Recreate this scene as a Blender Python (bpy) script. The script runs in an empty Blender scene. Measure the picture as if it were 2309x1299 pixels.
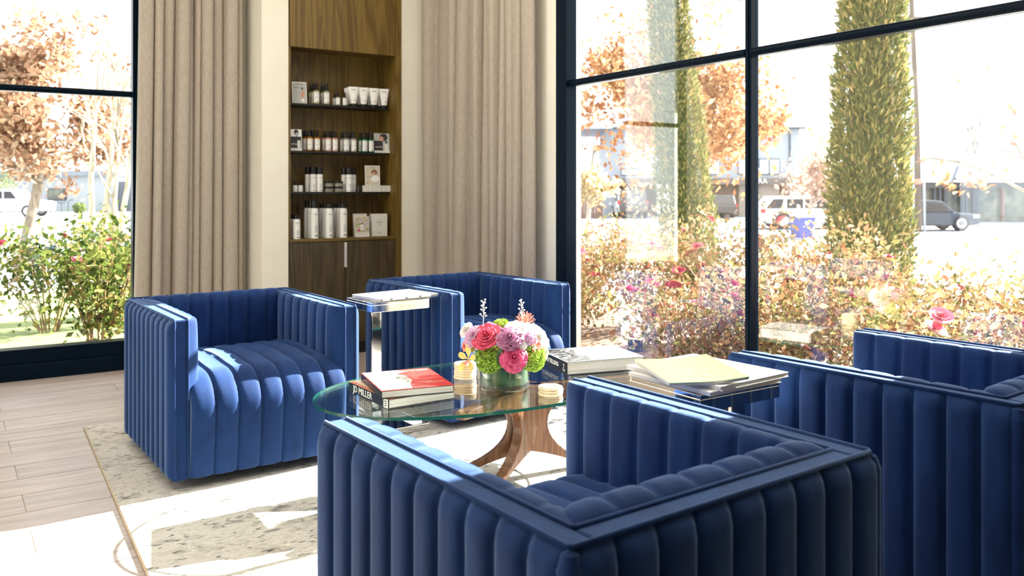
import bpy, math, random
import numpy as np
from mathutils import Vector, Matrix

random.seed(7)
rng = np.random.default_rng(7)
PI = math.pi
SC = bpy.context.scene
COL = SC.collection

# ------------------------------------------------------------------ camera
F_PX, HORIZON, CX, CAM_H = 1940.0, 430.0, 1154.5, 1.16
YAW = math.radians(56.63)            # room +X lies this far right of the optical axis
cam_d = bpy.data.cameras.new('camera')
cam_d.sensor_width = 36.0
cam_d.lens = 36.0 * F_PX / 2309.0
cam_d.shift_y = -(649.5 - HORIZON) / 2309.0
cam_d.clip_end = 400
cam_d.dof.use_dof = True
cam_d.dof.focus_distance = 3.0
cam_d.dof.aperture_fstop = 4.5
cam = bpy.data.objects.new('camera', cam_d)
cam.location = (0, 0, CAM_H)
cam.rotation_euler = (PI / 2, 0, -(PI / 2 - YAW))
COL.objects.link(cam)
SC.camera = cam

# ------------------------------------------------------------------ sky, sun, exposure
SKY, SUN, EXPO = 1.25, 18.5, 1.6
world = bpy.data.worlds.new('sky')
SC.world = world
world.use_nodes = True
bg = world.node_tree.nodes['Background']
bg.inputs['Color'].default_value = (0.93, 0.97, 1.0, 1)
bg.inputs['Strength'].default_value = SKY
SUN_EL, SUN_AZ = math.radians(29.5), math.radians(1.8)   # azimuth from room +X towards +Y
sd = bpy.data.lights.new('sun', 'SUN')
sd.energy = SUN
sd.angle = math.radians(0.53)
sd.color = (1.0, 0.95, 0.86)
sun = bpy.data.objects.new('sun', sd)
sdir = Vector((math.cos(SUN_EL) * math.cos(SUN_AZ), math.cos(SUN_EL) * math.sin(SUN_AZ), math.sin(SUN_EL)))
sun.rotation_euler = sdir.to_track_quat('Z', 'Y').to_euler()
sun.location = sdir * 40
COL.objects.link(sun)
SC.cycles.max_bounces = 8
SC.cycles.transparent_max_bounces = 16
vs = SC.view_settings
vs.view_transform = 'Standard'
vs.look = 'None'
vs.gamma = 1.0
vs.use_curve_mapping = False
vs.exposure = EXPO

# ------------------------------------------------------------------ photo pixel -> place
RX = (math.sin(YAW), math.cos(YAW))
RY = (-math.cos(YAW), math.sin(YAW))


def at(px, depth):                    # a direction in the photo and a distance from the camera
    cxx = (px - CX) / F_PX * depth
    return (cxx * RX[0] + depth * RX[1], cxx * RY[0] + depth * RY[1])


def zat(py, depth):
    return CAM_H - (py - HORIZON) * depth / F_PX


def onY(px, Y):                       # X and depth where the ray meets the plane Y
    d = (px - CX) / F_PX
    t = Y / (d * RY[0] + RY[1])
    return t * (d * RX[0] + RX[1]), t


def onX(px, X):
    d = (px - CX) / F_PX
    t = X / (d * RX[0] + RX[1])
    return t * (d * RY[0] + RY[1]), t


# ------------------------------------------------------------------ materials
def new_mat(name):
    m = bpy.data.materials.new(name)
    m.use_nodes = True
    nt = m.node_tree
    return m, nt, nt.nodes['Principled BSDF']


def pm(name, col, rough=0.5, metal=0.0, **kw):
    m, nt, b = new_mat(name)
    b.inputs['Base Color'].default_value = (*col, 1)
    b.inputs['Roughness'].default_value = rough
    b.inputs['Metallic'].default_value = metal
    for k, v in kw.items():
        b.inputs[k.replace('_', ' ')].default_value = v
    return m


def ramp(nt, stops, interp='LINEAR'):
    r = nt.nodes.new('ShaderNodeValToRGB')
    r.color_ramp.interpolation = interp
    els = r.color_ramp.elements
    while len(els) < len(stops):
        els.new(0.5)
    for e, (p, c) in zip(els, stops):
        e.position = p
        e.color = (*c, 1) if len(c) == 3 else c
    return r


def noise_node(nt, scale, detail=4, rough=0.5, vec=None, dist=0.0):
    n = nt.nodes.new('ShaderNodeTexNoise')
    n.inputs['Scale'].default_value = scale
    n.inputs['Detail'].default_value = detail
    n.inputs['Roughness'].default_value = rough
    n.inputs['Distortion'].default_value = dist
    if vec is not None:
        nt.links.new(vec, n.inputs['Vector'])
    return n


def coords(nt, kind='Object', scale=(1, 1, 1)):
    t = nt.nodes.new('ShaderNodeTexCoord')
    mp = nt.nodes.new('ShaderNodeMapping')
    mp.inputs['Scale'].default_value = scale
    nt.links.new(t.outputs[kind], mp.inputs['Vector'])
    return mp.outputs['Vector']


def nm(name, stops, scale=10, detail=4, rough=0.6, stretch=(1, 1, 1), bump=0.0, dist=0.0, metal=0.0, kind='Object', nrough=0.5):
    m, nt, b = new_mat(name)
    v = coords(nt, kind, stretch)
    n = noise_node(nt, scale, detail, nrough, v, dist)
    r = ramp(nt, stops)
    nt.links.new(n.outputs['Fac'], r.inputs['Fac'])
    nt.links.new(r.outputs['Color'], b.inputs['Base Color'])
    b.inputs['Roughness'].default_value = rough
    b.inputs['Metallic'].default_value = metal
    if bump:
        bp = nt.nodes.new('ShaderNodeBump')
        bp.inputs['Strength'].default_value = bump
        bp.inputs['Distance'].default_value = 0.01
        nt.links.new(n.outputs['Fac'], bp.inputs['Height'])
        nt.links.new(bp.outputs['Normal'], b.inputs['Normal'])
    return m


def velvet_mat():
    m, nt, b = new_mat('blue_velvet')
    v = coords(nt, 'Object', (1, 1, 0.35))
    n = noise_node(nt, 14, 4, 0.6, v, 0.6)
    r = ramp(nt, [(0.3, (0.0032, 0.017, 0.080)), (0.7, (0.007, 0.034, 0.135))])
    nt.links.new(n.outputs['Fac'], r.inputs['Fac'])
    nt.links.new(r.outputs['Color'], b.inputs['Base Color'])
    b.inputs['Roughness'].default_value = 0.75
    b.inputs['Specular IOR Level'].default_value = 0.15
    b.inputs['Sheen Weight'].default_value = 0.64
    b.inputs['Sheen Roughness'].default_value = 0.38
    b.inputs['Sheen Tint'].default_value = (0.36, 0.56, 0.95, 1)
    n2 = noise_node(nt, 160, 2, 0.5, coords(nt))
    bp = nt.nodes.new('ShaderNodeBump')
    bp.inputs['Strength'].default_value = 0.12
    bp.inputs['Distance'].default_value = 0.004
    nt.links.new(n2.outputs['Fac'], bp.inputs['Height'])
    nt.links.new(bp.outputs['Normal'], b.inputs['Normal'])
    return m


def glass_mat(name, tint=(1, 1, 1), ior=1.5, boost=1.0):
    m = bpy.data.materials.new(name)
    m.use_nodes = True
    nt = m.node_tree
    nt.nodes.remove(nt.nodes['Principled BSDF'])
    out = nt.nodes['Material Output']
    tr = nt.nodes.new('ShaderNodeBsdfTransparent')
    tr.inputs['Color'].default_value = (*tint, 1)
    gl = nt.nodes.new('ShaderNodeBsdfGlossy')
    gl.inputs['Roughness'].default_value = 0.0
    fr = nt.nodes.new('ShaderNodeFresnel')
    # the same outside-to-glass reflectance on both faces of the pane
    ge = nt.nodes.new('ShaderNodeNewGeometry')
    mi = nt.nodes.new('ShaderNodeMapRange')
    mi.inputs['To Min'].default_value = ior
    mi.inputs['To Max'].default_value = 1.0 / ior
    nt.links.new(ge.outputs['Backfacing'], mi.inputs['Value'])
    nt.links.new(mi.outputs['Result'], fr.inputs['IOR'])
    mu = nt.nodes.new('ShaderNodeMath')
    mu.operation = 'MULTIPLY'
    mu.use_clamp = True
    mu.inputs[1].default_value = boost
    mx = nt.nodes.new('ShaderNodeMixShader')
    nt.links.new(fr.outputs[0], mu.inputs[0])
    nt.links.new(mu.outputs[0], mx.inputs[0])
    nt.links.new(tr.outputs[0], mx.inputs[1])
    nt.links.new(gl.outputs[0], mx.inputs[2])
    nt.links.new(mx.outputs[0], out.inputs['Surface'])
    return m


def leaf_mat(name, stops, trans=0.35, rough=0.6):
    m = bpy.data.materials.new(name)
    m.use_nodes = True
    nt = m.node_tree
    nt.nodes.remove(nt.nodes['Principled BSDF'])
    out = nt.nodes['Material Output']
    g = nt.nodes.new('ShaderNodeNewGeometry')
    r = ramp(nt, stops)
    nt.links.new(g.outputs['Random Per Island'], r.inputs['Fac'])
    d = nt.nodes.new('ShaderNodeBsdfDiffuse')
    t = nt.nodes.new('ShaderNodeBsdfTranslucent')
    mx = nt.nodes.new('ShaderNodeMixShader')
    mx.inputs[0].default_value = trans
    nt.links.new(r.outputs['Color'], d.inputs['Color'])
    nt.links.new(r.outputs['Color'], t.inputs['Color'])
    nt.links.new(d.outputs[0], mx.inputs[1])
    nt.links.new(t.outputs[0], mx.inputs[2])
    nt.links.new(mx.outputs[0], out.inputs['Surface'])
    return m


def wood_mat(name, dark, mid, light, axis='Z', scale=5.0, rough=0.45):
    m, nt, b = new_mat(name)
    st = {'X': (0.07, 1, 1), 'Y': (1, 0.07, 1), 'Z': (1, 1, 0.07)}[axis]
    v = coords(nt, 'Object', st)
    n1 = noise_node(nt, scale, 3, 0.5, v, 1.2)
    wv = nt.nodes.new('ShaderNodeMath')
    wv.operation = 'MULTIPLY'
    wv.inputs[1].default_value = 13.0
    nt.links.new(n1.outputs['Fac'], wv.inputs[0])
    fr = nt.nodes.new('ShaderNodeMath')
    fr.operation = 'PINGPONG'
    fr.inputs[1].default_value = 0.5
    nt.links.new(wv.outputs[0], fr.inputs[0])
    n2 = noise_node(nt, scale * 14, 4, 0.6, v)
    add = nt.nodes.new('ShaderNodeMath')
    add.operation = 'MULTIPLY_ADD'
    add.inputs[1].default_value = 0.75
    nt.links.new(n2.outputs['Fac'], add.inputs[0])
    nt.links.new(fr.outputs[0], add.inputs[2])
    r = ramp(nt, [(0.22, dark), (0.52, mid), (0.85, light)])
    nt.links.new(add.outputs[0], r.inputs['Fac'])
    nt.links.new(r.outputs['Color'], b.inputs['Base Color'])
    b.inputs['Roughness'].default_value = rough
    bp = nt.nodes.new('ShaderNodeBump')
    bp.inputs['Strength'].default_value = 0.12
    bp.inputs['Distance'].default_value = 0.003
    nt.links.new(n2.outputs['Fac'], bp.inputs['Height'])
    nt.links.new(bp.outputs['Normal'], b.inputs['Normal'])
    return m


def plank_mat():
    m, nt, b = new_mat('floor_plank_wood')
    oi = nt.nodes.new('ShaderNodeObjectInfo')
    v = coords(nt, 'Object', (0.9, 9, 9))
    ad = nt.nodes.new('ShaderNodeVectorMath')
    ad.operation = 'ADD'
    sc = nt.nodes.new('ShaderNodeVectorMath')
    sc.operation = 'SCALE'
    sc.inputs['Scale'].default_value = 37.0
    cmb = nt.nodes.new('ShaderNodeCombineXYZ')
    nt.links.new(oi.outputs['Random'], cmb.inputs[0])
    nt.links.new(oi.outputs['Random'], cmb.inputs[1])
    nt.links.new(cmb.outputs[0], sc.inputs[0])
    nt.links.new(v, ad.inputs[0])
    nt.links.new(sc.outputs[0], ad.inputs[1])
    n = noise_node(nt, 2.2, 6, 0.62, ad.outputs[0], 0.5)
    r = ramp(nt, [(0.25, (0.24, 0.185, 0.155)), (0.5, (0.39, 0.32, 0.285)), (0.75, (0.50, 0.43, 0.39))])
    nt.links.new(n.outputs['Fac'], r.inputs['Fac'])
    hs = nt.nodes.new('ShaderNodeHueSaturation')
    mr = nt.nodes.new('ShaderNodeMapRange')
    mr.inputs['To Min'].default_value = 0.92
    mr.inputs['To Max'].default_value = 1.07
    nt.links.new(oi.outputs['Random'], mr.inputs['Value'])
    nt.links.new(mr.outputs['Result'], hs.inputs['Value'])
    nt.links.new(r.outputs['Color'], hs.inputs['Color'])
    nt.links.new(hs.outputs['Color'], b.inputs['Base Color'])
    b.inputs['Roughness'].default_value = 0.38
    return m


def rug_mat():
    m, nt, b = new_mat('distressed_rug')
    v = coords(nt)
    n1 = noise_node(nt, 2.2, 6, 0.65, v, 0.4)
    n2 = noise_node(nt, 22, 5, 0.7, coords(nt, 'Object', (0.6, 1, 1)), 1.5)
    mu = nt.nodes.new('ShaderNodeMath')
    mu.operation = 'MULTIPLY'
    nt.links.new(n1.outputs['Fac'], mu.inputs[0])
    nt.links.new(n2.outputs['Fac'], mu.inputs[1])
    r = ramp(nt, [(0.12, (0.14, 0.135, 0.13)), (0.165, (0.28, 0.265, 0.245)), (0.19, (0.46, 0.44, 0.40)), (0.26, (0.60, 0.57, 0.52)), (0.33, (0.48, 0.45, 0.40)), (0.42, (0.33, 0.31, 0.275))])
    nt.links.new(mu.outputs[0], r.inputs['Fac'])
    n4 = noise_node(nt, 55, 4, 0.6, coords(nt, 'Object', (0.45, 1, 1)), 0.8)
    r4 = ramp(nt, [(0.57, (0, 0, 0)), (0.66, (1, 1, 1))])
    nt.links.new(n4.outputs['Fac'], r4.inputs['Fac'])
    n5 = noise_node(nt, 5, 3, 0.6, v, 0.5)
    r5 = ramp(nt, [(0.34, (0, 0, 0)), (0.52, (0.9, 0.9, 0.9))])
    nt.links.new(n5.outputs['Fac'], r5.inputs['Fac'])
    m5 = nt.nodes.new('ShaderNodeMath')
    m5.operation = 'MULTIPLY'
    nt.links.new(r4.outputs['Color'], m5.inputs[0])
    nt.links.new(r5.outputs['Color'], m5.inputs[1])
    mix = nt.nodes.new('ShaderNodeMix')
    mix.data_type = 'RGBA'
    nt.links.new(m5.outputs[0], mix.inputs['Factor'])
    nt.links.new(r.outputs['Color'], mix.inputs['A'])
    mix.inputs['B'].default_value = (0.06, 0.058, 0.056, 1)
    nt.links.new(mix.outputs['Result'], b.inputs['Base Color'])
    b.inputs['Roughness'].default_value = 0.95
    b.inputs['Specular IOR Level'].default_value = 0.1
    n3 = noise_node(nt, 220, 2, 0.5, v)
    bp = nt.nodes.new('ShaderNodeBump')
    bp.inputs['Strength'].default_value = 0.4
    bp.inputs['Distance'].default_value = 0.006
    nt.links.new(n3.outputs['Fac'], bp.inputs['Height'])
    nt.links.new(bp.outputs['Normal'], b.inputs['Normal'])
    return m


M = dict(
    velvet=velvet_mat(),
    piping=pm('navy_piping', (0.006, 0.02, 0.07), 0.8, Sheen_Weight=0.25, Sheen_Tint=(0.5, 0.65, 0.95, 1), Specular_IOR_Level=0.15),
    black_metal=pm('black_window_steel', (0.001, 0.006, 0.015), 0.3, 0.0, Specular_IOR_Level=0.1),
    cream=nm('cream_plaster', [(0.3, (0.82, 0.78, 0.68)), (0.7, (0.85, 0.82, 0.72))], 6, 3, 0.85),
    back_wall=pm('taupe_paint', (0.16, 0.14, 0.12), 0.9),
    ceil=pm('ceiling_white', (0.8, 0.8, 0.78), 0.9),
    plank=plank_mat(),
    grout=pm('floor_joint', (0.58, 0.52, 0.46), 0.9),
    rug=rug_mat(),
    rug_edge=pm('rug_binding', (0.52, 0.42, 0.28), 0.9),
    curtain=nm('taupe_linen', [(0.35, (0.38, 0.325, 0.27)), (0.65, (0.44, 0.38, 0.32))], 120, 3, 0.95, (1, 1, 0.25), 0.15),
    oak=wood_mat('smoked_oak', (0.075, 0.042, 0.005), (0.125, 0.074, 0.011), (0.185, 0.115, 0.022), 'Z', 4.0, 0.5),
    oak_x=wood_mat('smoked_oak_horizontal', (0.06, 0.036, 0.006), (0.115, 0.068, 0.012), (0.17, 0.105, 0.022), 'X', 4.0, 0.5),
    oak_dark=wood_mat('dark_oak_door', (0.030, 0.021, 0.009), (0.050, 0.035, 0.015), (0.080, 0.057, 0.026), 'Z', 4.0, 0.5),
    walnut=wood_mat('walnut', (0.075, 0.026, 0.010), (0.125, 0.047, 0.018), (0.19, 0.08, 0.033), 'Z', 5.0, 0.32),
    black=pm('black_plastic', (0.008, 0.008, 0.009), 0.35),
    shelf_black=pm('black_shelf', (0.006, 0.005, 0.004), 0.4),
    white=pm('white_print', (0.82, 0.82, 0.80), 0.5),
    offwhite=pm('off_white_card', (0.70, 0.69, 0.64), 0.6),
    cover_gloss=pm('glossy_white_cover', (0.80, 0.80, 0.78), 0.25),
    pages=nm('page_block', [(0.35, (0.45, 0.43, 0.40)), (0.65, (0.72, 0.70, 0.66))], 1.0, 3, 0.8, (4, 4, 700)),
    ink=pm('dark_ink', (0.02, 0.02, 0.022), 0.6),
    grey_ink=pm('grey_ink', (0.3, 0.3, 0.3), 0.6),
    chrome=pm('polished_steel', (0.78, 0.76, 0.72), 0.06, 1.0),
    silver=pm('brushed_handle', (0.75, 0.74, 0.72), 0.3, 0.6),
    win_glass=glass_mat('window_glass', (0.97, 0.985, 0.98), 1.5, 1.9),
    table_glass=glass_mat('table_glass', (0.93, 0.975, 0.96), 1.5, 1.2),
    glass_edge=pm('green_glass_edge', (0.008, 0.10, 0.08), 0.1, 0, Transmission_Weight=0.3),
    vase_glass=glass_mat('vase_glass', (0.95, 0.98, 0.96), 1.5, 1.5),
    red=pm('red_cover', (0.60, 0.035, 0.030), 0.28),
    orange=pm('orange_cover', (0.62, 0.22, 0.10), 0.3),
    peach=pm('peach_cover', (0.80, 0.62, 0.48), 0.3),
    black_cover=pm('black_cover', (0.010, 0.010, 0.012), 0.3),
    green_cover=pm('pale_green_cover', (0.15, 0.28, 0.05), 0.5),
    coaster=wood_mat('blond_wood', (0.55, 0.42, 0.26), (0.66, 0.52, 0.34), (0.75, 0.62, 0.43), 'X', 8, 0.5),
    coaster_top=pm('pale_coaster', (0.80, 0.74, 0.62), 0.5),
    steel_band=pm('dark_grey', (0.09, 0.09, 0.09), 0.5),
)


def art_mat(name, stops, scale, dist=2.0, stretch=(1, 1, 1), rough=0.3):
    return nm(name, stops, scale, 6, rough, stretch, 0, dist)


M['photo_bw'] = art_mat('black_white_photograph', [(0.40, (0.008, 0.008, 0.008)), (0.5, (0.05, 0.05, 0.05)), (0.58, (0.16, 0.16, 0.16)), (0.7, (0.5, 0.5, 0.5))], 14, 2.5, (1, 2, 1))
M['sketch'] = art_mat('portrait_sketch', [(0.36, (0.08, 0.06, 0.05)), (0.43, (0.55, 0.48, 0.40)), (0.5, (0.78, 0.74, 0.68)), (0.7, (0.85, 0.80, 0.72))], 16, 3.0, (1, 2.2, 1))

# ------------------------------------------------------------------ mesh helpers


class MB:
    def __init__(self):
        self.v, self.f, self.m, self.s = [], [], [], []

    def add(self, vs, fs, mat=0, smooth=False):
        o = len(self.v)
        self.v.extend([tuple(p) for p in vs])
        for f in fs:
            self.f.append(tuple(i + o for i in f))
            self.m.append(mat)
            self.s.append(smooth)

    def box(self, x0, x1, y0, y1, z0, z1, mat=0, top=None):
        vs = [(x0, y0, z0), (x1, y0, z0), (x1, y1, z0), (x0, y1, z0), (x0, y0, z1), (x1, y0, z1), (x1, y1, z1), (x0, y1, z1)]
        fs = [(0, 3, 2, 1), (4, 5, 6, 7), (0, 1, 5, 4), (1, 2, 6, 5), (2, 3, 7, 6), (3, 0, 4, 7)]
        self.add(vs, fs, mat)
        if top is not None:
            self.m[-5] = top
        return self

    def prism(self, poly, z0, z1, mat=0, side=None, smooth=False):
        n = len(poly)
        vs = [(x, y, z0) for x, y in poly] + [(x, y, z1) for x, y in poly]
        self.add(vs, [tuple(reversed(range(n))), tuple(range(n, 2 * n))], mat)
        self.add(vs, [(i, (i + 1) % n, n + (i + 1) % n, n + i) for i in range(n)], mat if side is None else side, smooth)
        return self

    def grid(self, pts, mat=0, smooth=True, close_u=False):   # pts[i][j]
        nu, nv = len(pts), len(pts[0])
        vs = [p for row in pts for p in row]
        fs = []
        for i in range(nu - (0 if close_u else 1)):
            for j in range(nv - 1):
                a, b = i, (i + 1) % nu
                fs.append((a * nv + j, b * nv + j, b * nv + j + 1, a * nv + j + 1))
        self.add(vs, fs, mat, smooth)
        return self

    def tube(self, path, r, n=8, mat=0, caps=True, smooth=True):
        rs = r if isinstance(r, (list, tuple)) else [r] * len(path)
        P = [Vector(p) for p in path]
        rows = []
        up = Vector((0, 0, 1))
        prev = None
        for i, p in enumerate(P):
            t = (P[min(i + 1, len(P) - 1)] - P[max(i - 1, 0)])
            t = t.normalized() if t.length > 1e-9 else Vector((0, 0, 1))
            if prev is None:
                a = t.cross(up)
                if a.length < 1e-3:
                    a = t.cross(Vector((1, 0, 0)))
                a.normalize()
            else:
                a = (prev - t * prev.dot(t))
                a = a.normalized() if a.length > 1e-6 else t.orthogonal().normalized()
            prev = a
            b = t.cross(a)
            rows.append([p + (a * math.cos(k * 2 * PI / n) + b * math.sin(k * 2 * PI / n)) * rs[i] for k in range(n)])
        o = len(self.v)
        vs = [q for row in rows for q in row]
        fs = []
        for i in range(len(rows) - 1):
            for k in range(n):
                fs.append((i * n + k, i * n + (k + 1) % n, (i + 1) * n + (k + 1) % n, (i + 1) * n + k))
        self.add(vs, fs, mat, smooth)
        if caps:
            self.add([tuple(q) for q in rows[0]], [tuple(reversed(range(n)))], mat)
            self.add([tuple(q) for q in rows[-1]], [tuple(range(n))], mat)
        return self

    def lathe(self, prof, n=16, mat=0, c=(0, 0, 0), smooth=True, mats=None):
        rows = []
        for r, z in prof:
            rows.append([(c[0] + r * math.cos(k * 2 * PI / n), c[1] + r * math.sin(k * 2 * PI / n), c[2] + z) for k in range(n)])
        for i in range(len(rows) - 1):
            vs = rows[i] + rows[i + 1]
            fs = [(k, (k + 1) % n, n + (k + 1) % n, n + k) for k in range(n)]
            self.add(vs, fs, mat if mats is None else mats[i], smooth)
        return self

    def build(self, name, mats, parent=None, loc=(0, 0, 0), rz=0.0, merge=False, bevel=0.0, solid=0.0):
        me = self.mesh(name, mats, merge)
        return mobj(name, me, parent, loc, rz, bevel, solid)

    def mesh(self, name, mats, merge=False):
        me = bpy.data.meshes.new(name)
        me.from_pydata(self.v, [], self.f)
        if not isinstance(mats, (list, tuple)):
            mats = [mats]
        for m in mats:
            me.materials.append(M[m] if isinstance(m, str) else m)
        me.polygons.foreach_set('material_index', self.m)
        me.polygons.foreach_set('use_smooth', self.s)
        if merge:
            import bmesh
            bm = bmesh.new()
            bm.from_mesh(me)
            bmesh.ops.remove_doubles(bm, verts=bm.verts, dist=1e-5)
            bmesh.ops.recalc_face_normals(bm, faces=bm.faces)
            bm.to_mesh(me)
            bm.free()
        me.update()
        return me


def mobj(name, me, parent=None, loc=(0, 0, 0), rz=0.0, bevel=0.0, solid=0.0):
    o = bpy.data.objects.new(name, me)
    COL.objects.link(o)
    o.location = loc
    o.rotation_euler = (0, 0, rz)
    if parent is not None:
        o.parent = parent
    if solid:
        s = o.modifiers.new('thickness', 'SOLIDIFY')
        s.thickness = solid
        s.offset = 0
    if bevel:
        b = o.modifiers.new('bevel', 'BEVEL')
        b.width = bevel
        b.segments = 2
        b.limit_method = 'ANGLE'
    return o


def tag(o, label=None, cat=None, group=None, kind=None):
    if label:
        o['label'] = label
    if cat:
        o['category'] = cat
    if group:
        o['group'] = group
    if kind:
        o['kind'] = kind
    return o


def thing(name, label, cat, loc=(0, 0, 0), rz=0.0, group=None, kind=None):
    o = bpy.data.objects.new(name, None)
    o.empty_display_size = 0.1
    COL.objects.link(o)
    o.location = loc
    o.rotation_euler = (0, 0, rz)
    return tag(o, label, cat, group, kind)


KIDS = {}


def dup(root, loc, rz, label=None, group=None):
    kids = {}
    for o in COL.objects:
        if o.parent is not None:
            kids.setdefault(o.parent.name, []).append(o)

    def rec(o, par):
        c = o.copy()
        COL.objects.link(c)
        c.parent = par
        for k in kids.get(o.name, []):
            rec(k, c)
        return c
    r = rec(root, None)
    r.location = loc
    r.rotation_euler = (0, 0, rz)
    if label:
        r['label'] = label
    if group:
        r['group'] = group
    return r


def text_mesh(txt, size, name, mat, depth=0.0004, align='CENTER'):
    cu = bpy.data.curves.new(name, 'FONT')
    cu.body = txt
    cu.size = size
    cu.align_x = align
    cu.align_y = 'CENTER'
    cu.extrude = depth
    cu.resolution_u = 2
    o = bpy.data.objects.new(name, cu)
    COL.objects.link(o)
    dg = bpy.context.evaluated_depsgraph_get()
    me = bpy.data.meshes.new_from_object(o.evaluated_get(dg))
    bpy.data.objects.remove(o)
    bpy.data.curves.remove(cu)
    me.materials.clear()
    me.materials.append(M[mat])
    me.name = name
    return me


def struct(o):
    o['kind'] = 'structure'
    return o


# ------------------------------------------------------------------ the room shell
YA, YW, XB = 6.10, 5.70, 3.06          # window wall glass, plaster front, right window glass
CEIL = 3.7
XL, YBACK = -2.4, -3.2

floor = struct(MB().box(XL - 0.2, XB + 0.15, YBACK - 0.2, YA + 0.15, -0.06, -0.004).build('floor', 'grout'))
PW, PL = 0.209, 1.2
pm_full = MB().box(0, PL - 0.0035, 0, PW - 0.0035, -0.008, 0).mesh('plank', 'plank')
row = 0
for k in range(-16, 12):
    y0 = 3.557 + PW * k
    if y0 < 0.35 or y0 + PW > YA + 0.12:
        continue
    off = 0.245 if k % 2 == 0 else 0.845
    for i in range(-2, 3):
        x0 = off + PL * i
        x1 = x0 + PL - 0.0035
        if x0 > XB - 0.05:
            continue
        if x1 > XB + 0.1:
            me = MB().box(0, XB + 0.1 - x0, 0, PW - 0.0035, -0.008, 0).mesh('plank', 'plank')
        else:
            me = pm_full
        o = mobj('plank', me, floor, (x0, y0, 0))
rest = MB()
for k in range(-33, 12):
    y0 = 3.557 + PW * k
    off = 0.245 if k % 2 == 0 else 0.845
    for i in range(-5, 3):
        x0 = off + PL * i
        if x0 < XL - 1 or x0 > XB - 0.05 or y0 < YBACK:
            continue
        if not (y0 < 0.35 or y0 + PW > YA + 0.12) and i >= -2:
            continue
        rest.box(x0, min(x0 + PL - 0.0035, XB + 0.1), y0, y0 + PW - 0.0035, -0.008, 0)
tag(rest.build('plank_field', 'plank', floor), kind='stuff')

struct(MB().box(XL - 0.2, XB + 0.25, YBACK - 0.2, YA + 0.25, CEIL, CEIL + 0.2).build('ceiling', 'ceil'))
struct(MB().box(XL - 0.2, XB + 0.2, YBACK - 0.2, YBACK, 0, CEIL).build('wall_back', 'back_wall'))

# window wall (Y): pier beside the cabinet niche, plaster right of it
CABX0, CABX1, CABXR = 1.94, 2.742, 2.785
PIERX = 1.759
wf = MB()
wf.box(PIERX, CABX0, YW, YA + 0.1, 0, CEIL)
wf.box(CABXR, XB + 0.02, YW, YA + 0.1, 0, CEIL)
wf.box(CABX0, CABXR, YA - 0.02, YA + 0.1, 0, CEIL)
wf.box(1.06, PIERX, YA - 0.03, YA + 0.1, 0, CEIL)
wf.box(0.17, 1.06, YA - 0.06, YA + 0.1, 3.45, CEIL)
wf.box(XL, 0.17, YA - 0.06, YA + 0.1, 0, CEIL)
struct(wf.build('wall_front', 'cream'))
# right wall: plaster behind the second curtain, header, pier beyond the window
wr = MB()
wr.box(XB, XB + 0.16, 4.129, YA + 0.1, 0, CEIL)
wr.box(XB, XB + 0.16, 1.30, 4.129, 3.45, CEIL)
wr.box(XB, XB + 0.16, YBACK, 1.30, 0, CEIL)
struct(wr.build('wall_right', 'cream'))
# left wall: low sill wall, header and piers around an opening added for fill daylight
wl = MB()
wl.box(XL - 0.15, XL, YBACK, YA + 0.1, 3.45, CEIL)
for y0, y1 in ((YBACK, 3.2), (4.9, YA + 0.1)):
    wl.box(XL - 0.15, XL, y0, y1, 0, 3.45)
struct(wl.build('wall_left', 'cream'))


def window(name, along, fixed, a0, a1, mull, transom, z1=3.45, sill=0.187, jamb0=0.05, jamb1=0.05, sgn=1):
    """steel window in the plane x=fixed (along 'Y') or y=fixed (along 'X')"""
    root = thing(name, None, None, kind='structure')

    def bx(nm_, u0, u1, w0, w1, z0, z1_, mat='black_metal', bev=0.004):
        b = MB()
        if along == 'Y':
            b.box(fixed + w0, fixed + w1, u0, u1, z0, z1_)
        else:
            b.box(u0, u1, fixed + w0, fixed + w1, z0, z1_)
        return b.build(nm_, mat, root, bevel=bev)
    bx('sill', a0, a1, -0.075, 0.09, 0, sill * 0.52)
    bx('bottom_rail', a0, a1, -0.045, 0.07, sill * 0.5, sill)
    bx('top_rail', a0, a1, -0.05, 0.07, z1 - 0.09, z1)
    bx('jamb', a0, a0 + jamb0, -0.06, 0.02, sill, z1)
    bx('jamb', a1 - jamb1, a1, -0.06, 0.02, sill, z1)
    edges = [a0 + jamb0] + [m for m in mull] + [a1 - jamb1]
    for m_ in mull:
        bx('mullion', m_ - 0.017, m_ + 0.017, -0.035, 0.02, sill, z1 - 0.08)
        bx('glazing_bead', m_ - 0.008, m_ + 0.008, -0.042, -0.034, sill, z1 - 0.08)
    for i in range(len(edges) - 1):
        u0 = edges[i] + (0.017 if i > 0 else 0)
        u1 = edges[i + 1] - (0.017 if i < len(edges) - 2 else 0)
        bx('transom', u0, u1, -0.035, 0.02, transom - 0.019, transom + 0.019)
        bx('glazing_bead', u0, u1, -0.042, -0.034, transom - 0.008, transom + 0.008)
        bx('pane', u0, u1, -0.004, 0.004, sill, transom - 0.02, 'win_glass', 0)
        bx('pane', u0, u1, -0.004, 0.004, transom + 0.02, z1 - 0.08, 'win_glass', 0)
    return root


window('window_1', 'X', YA, 0.17, 1.065, [], 1.79, jamb1=0.045)
window('window_2', 'Y', XB + 0.03, 1.30, 4.129, [2.685], 1.79, jamb0=0.06, jamb1=0.10)
window('fill_window', 'Y', XL - 0.07, 3.2, 4.9, [4.05], 1.79)  # unseen window added to bring more daylight in from the left

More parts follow.
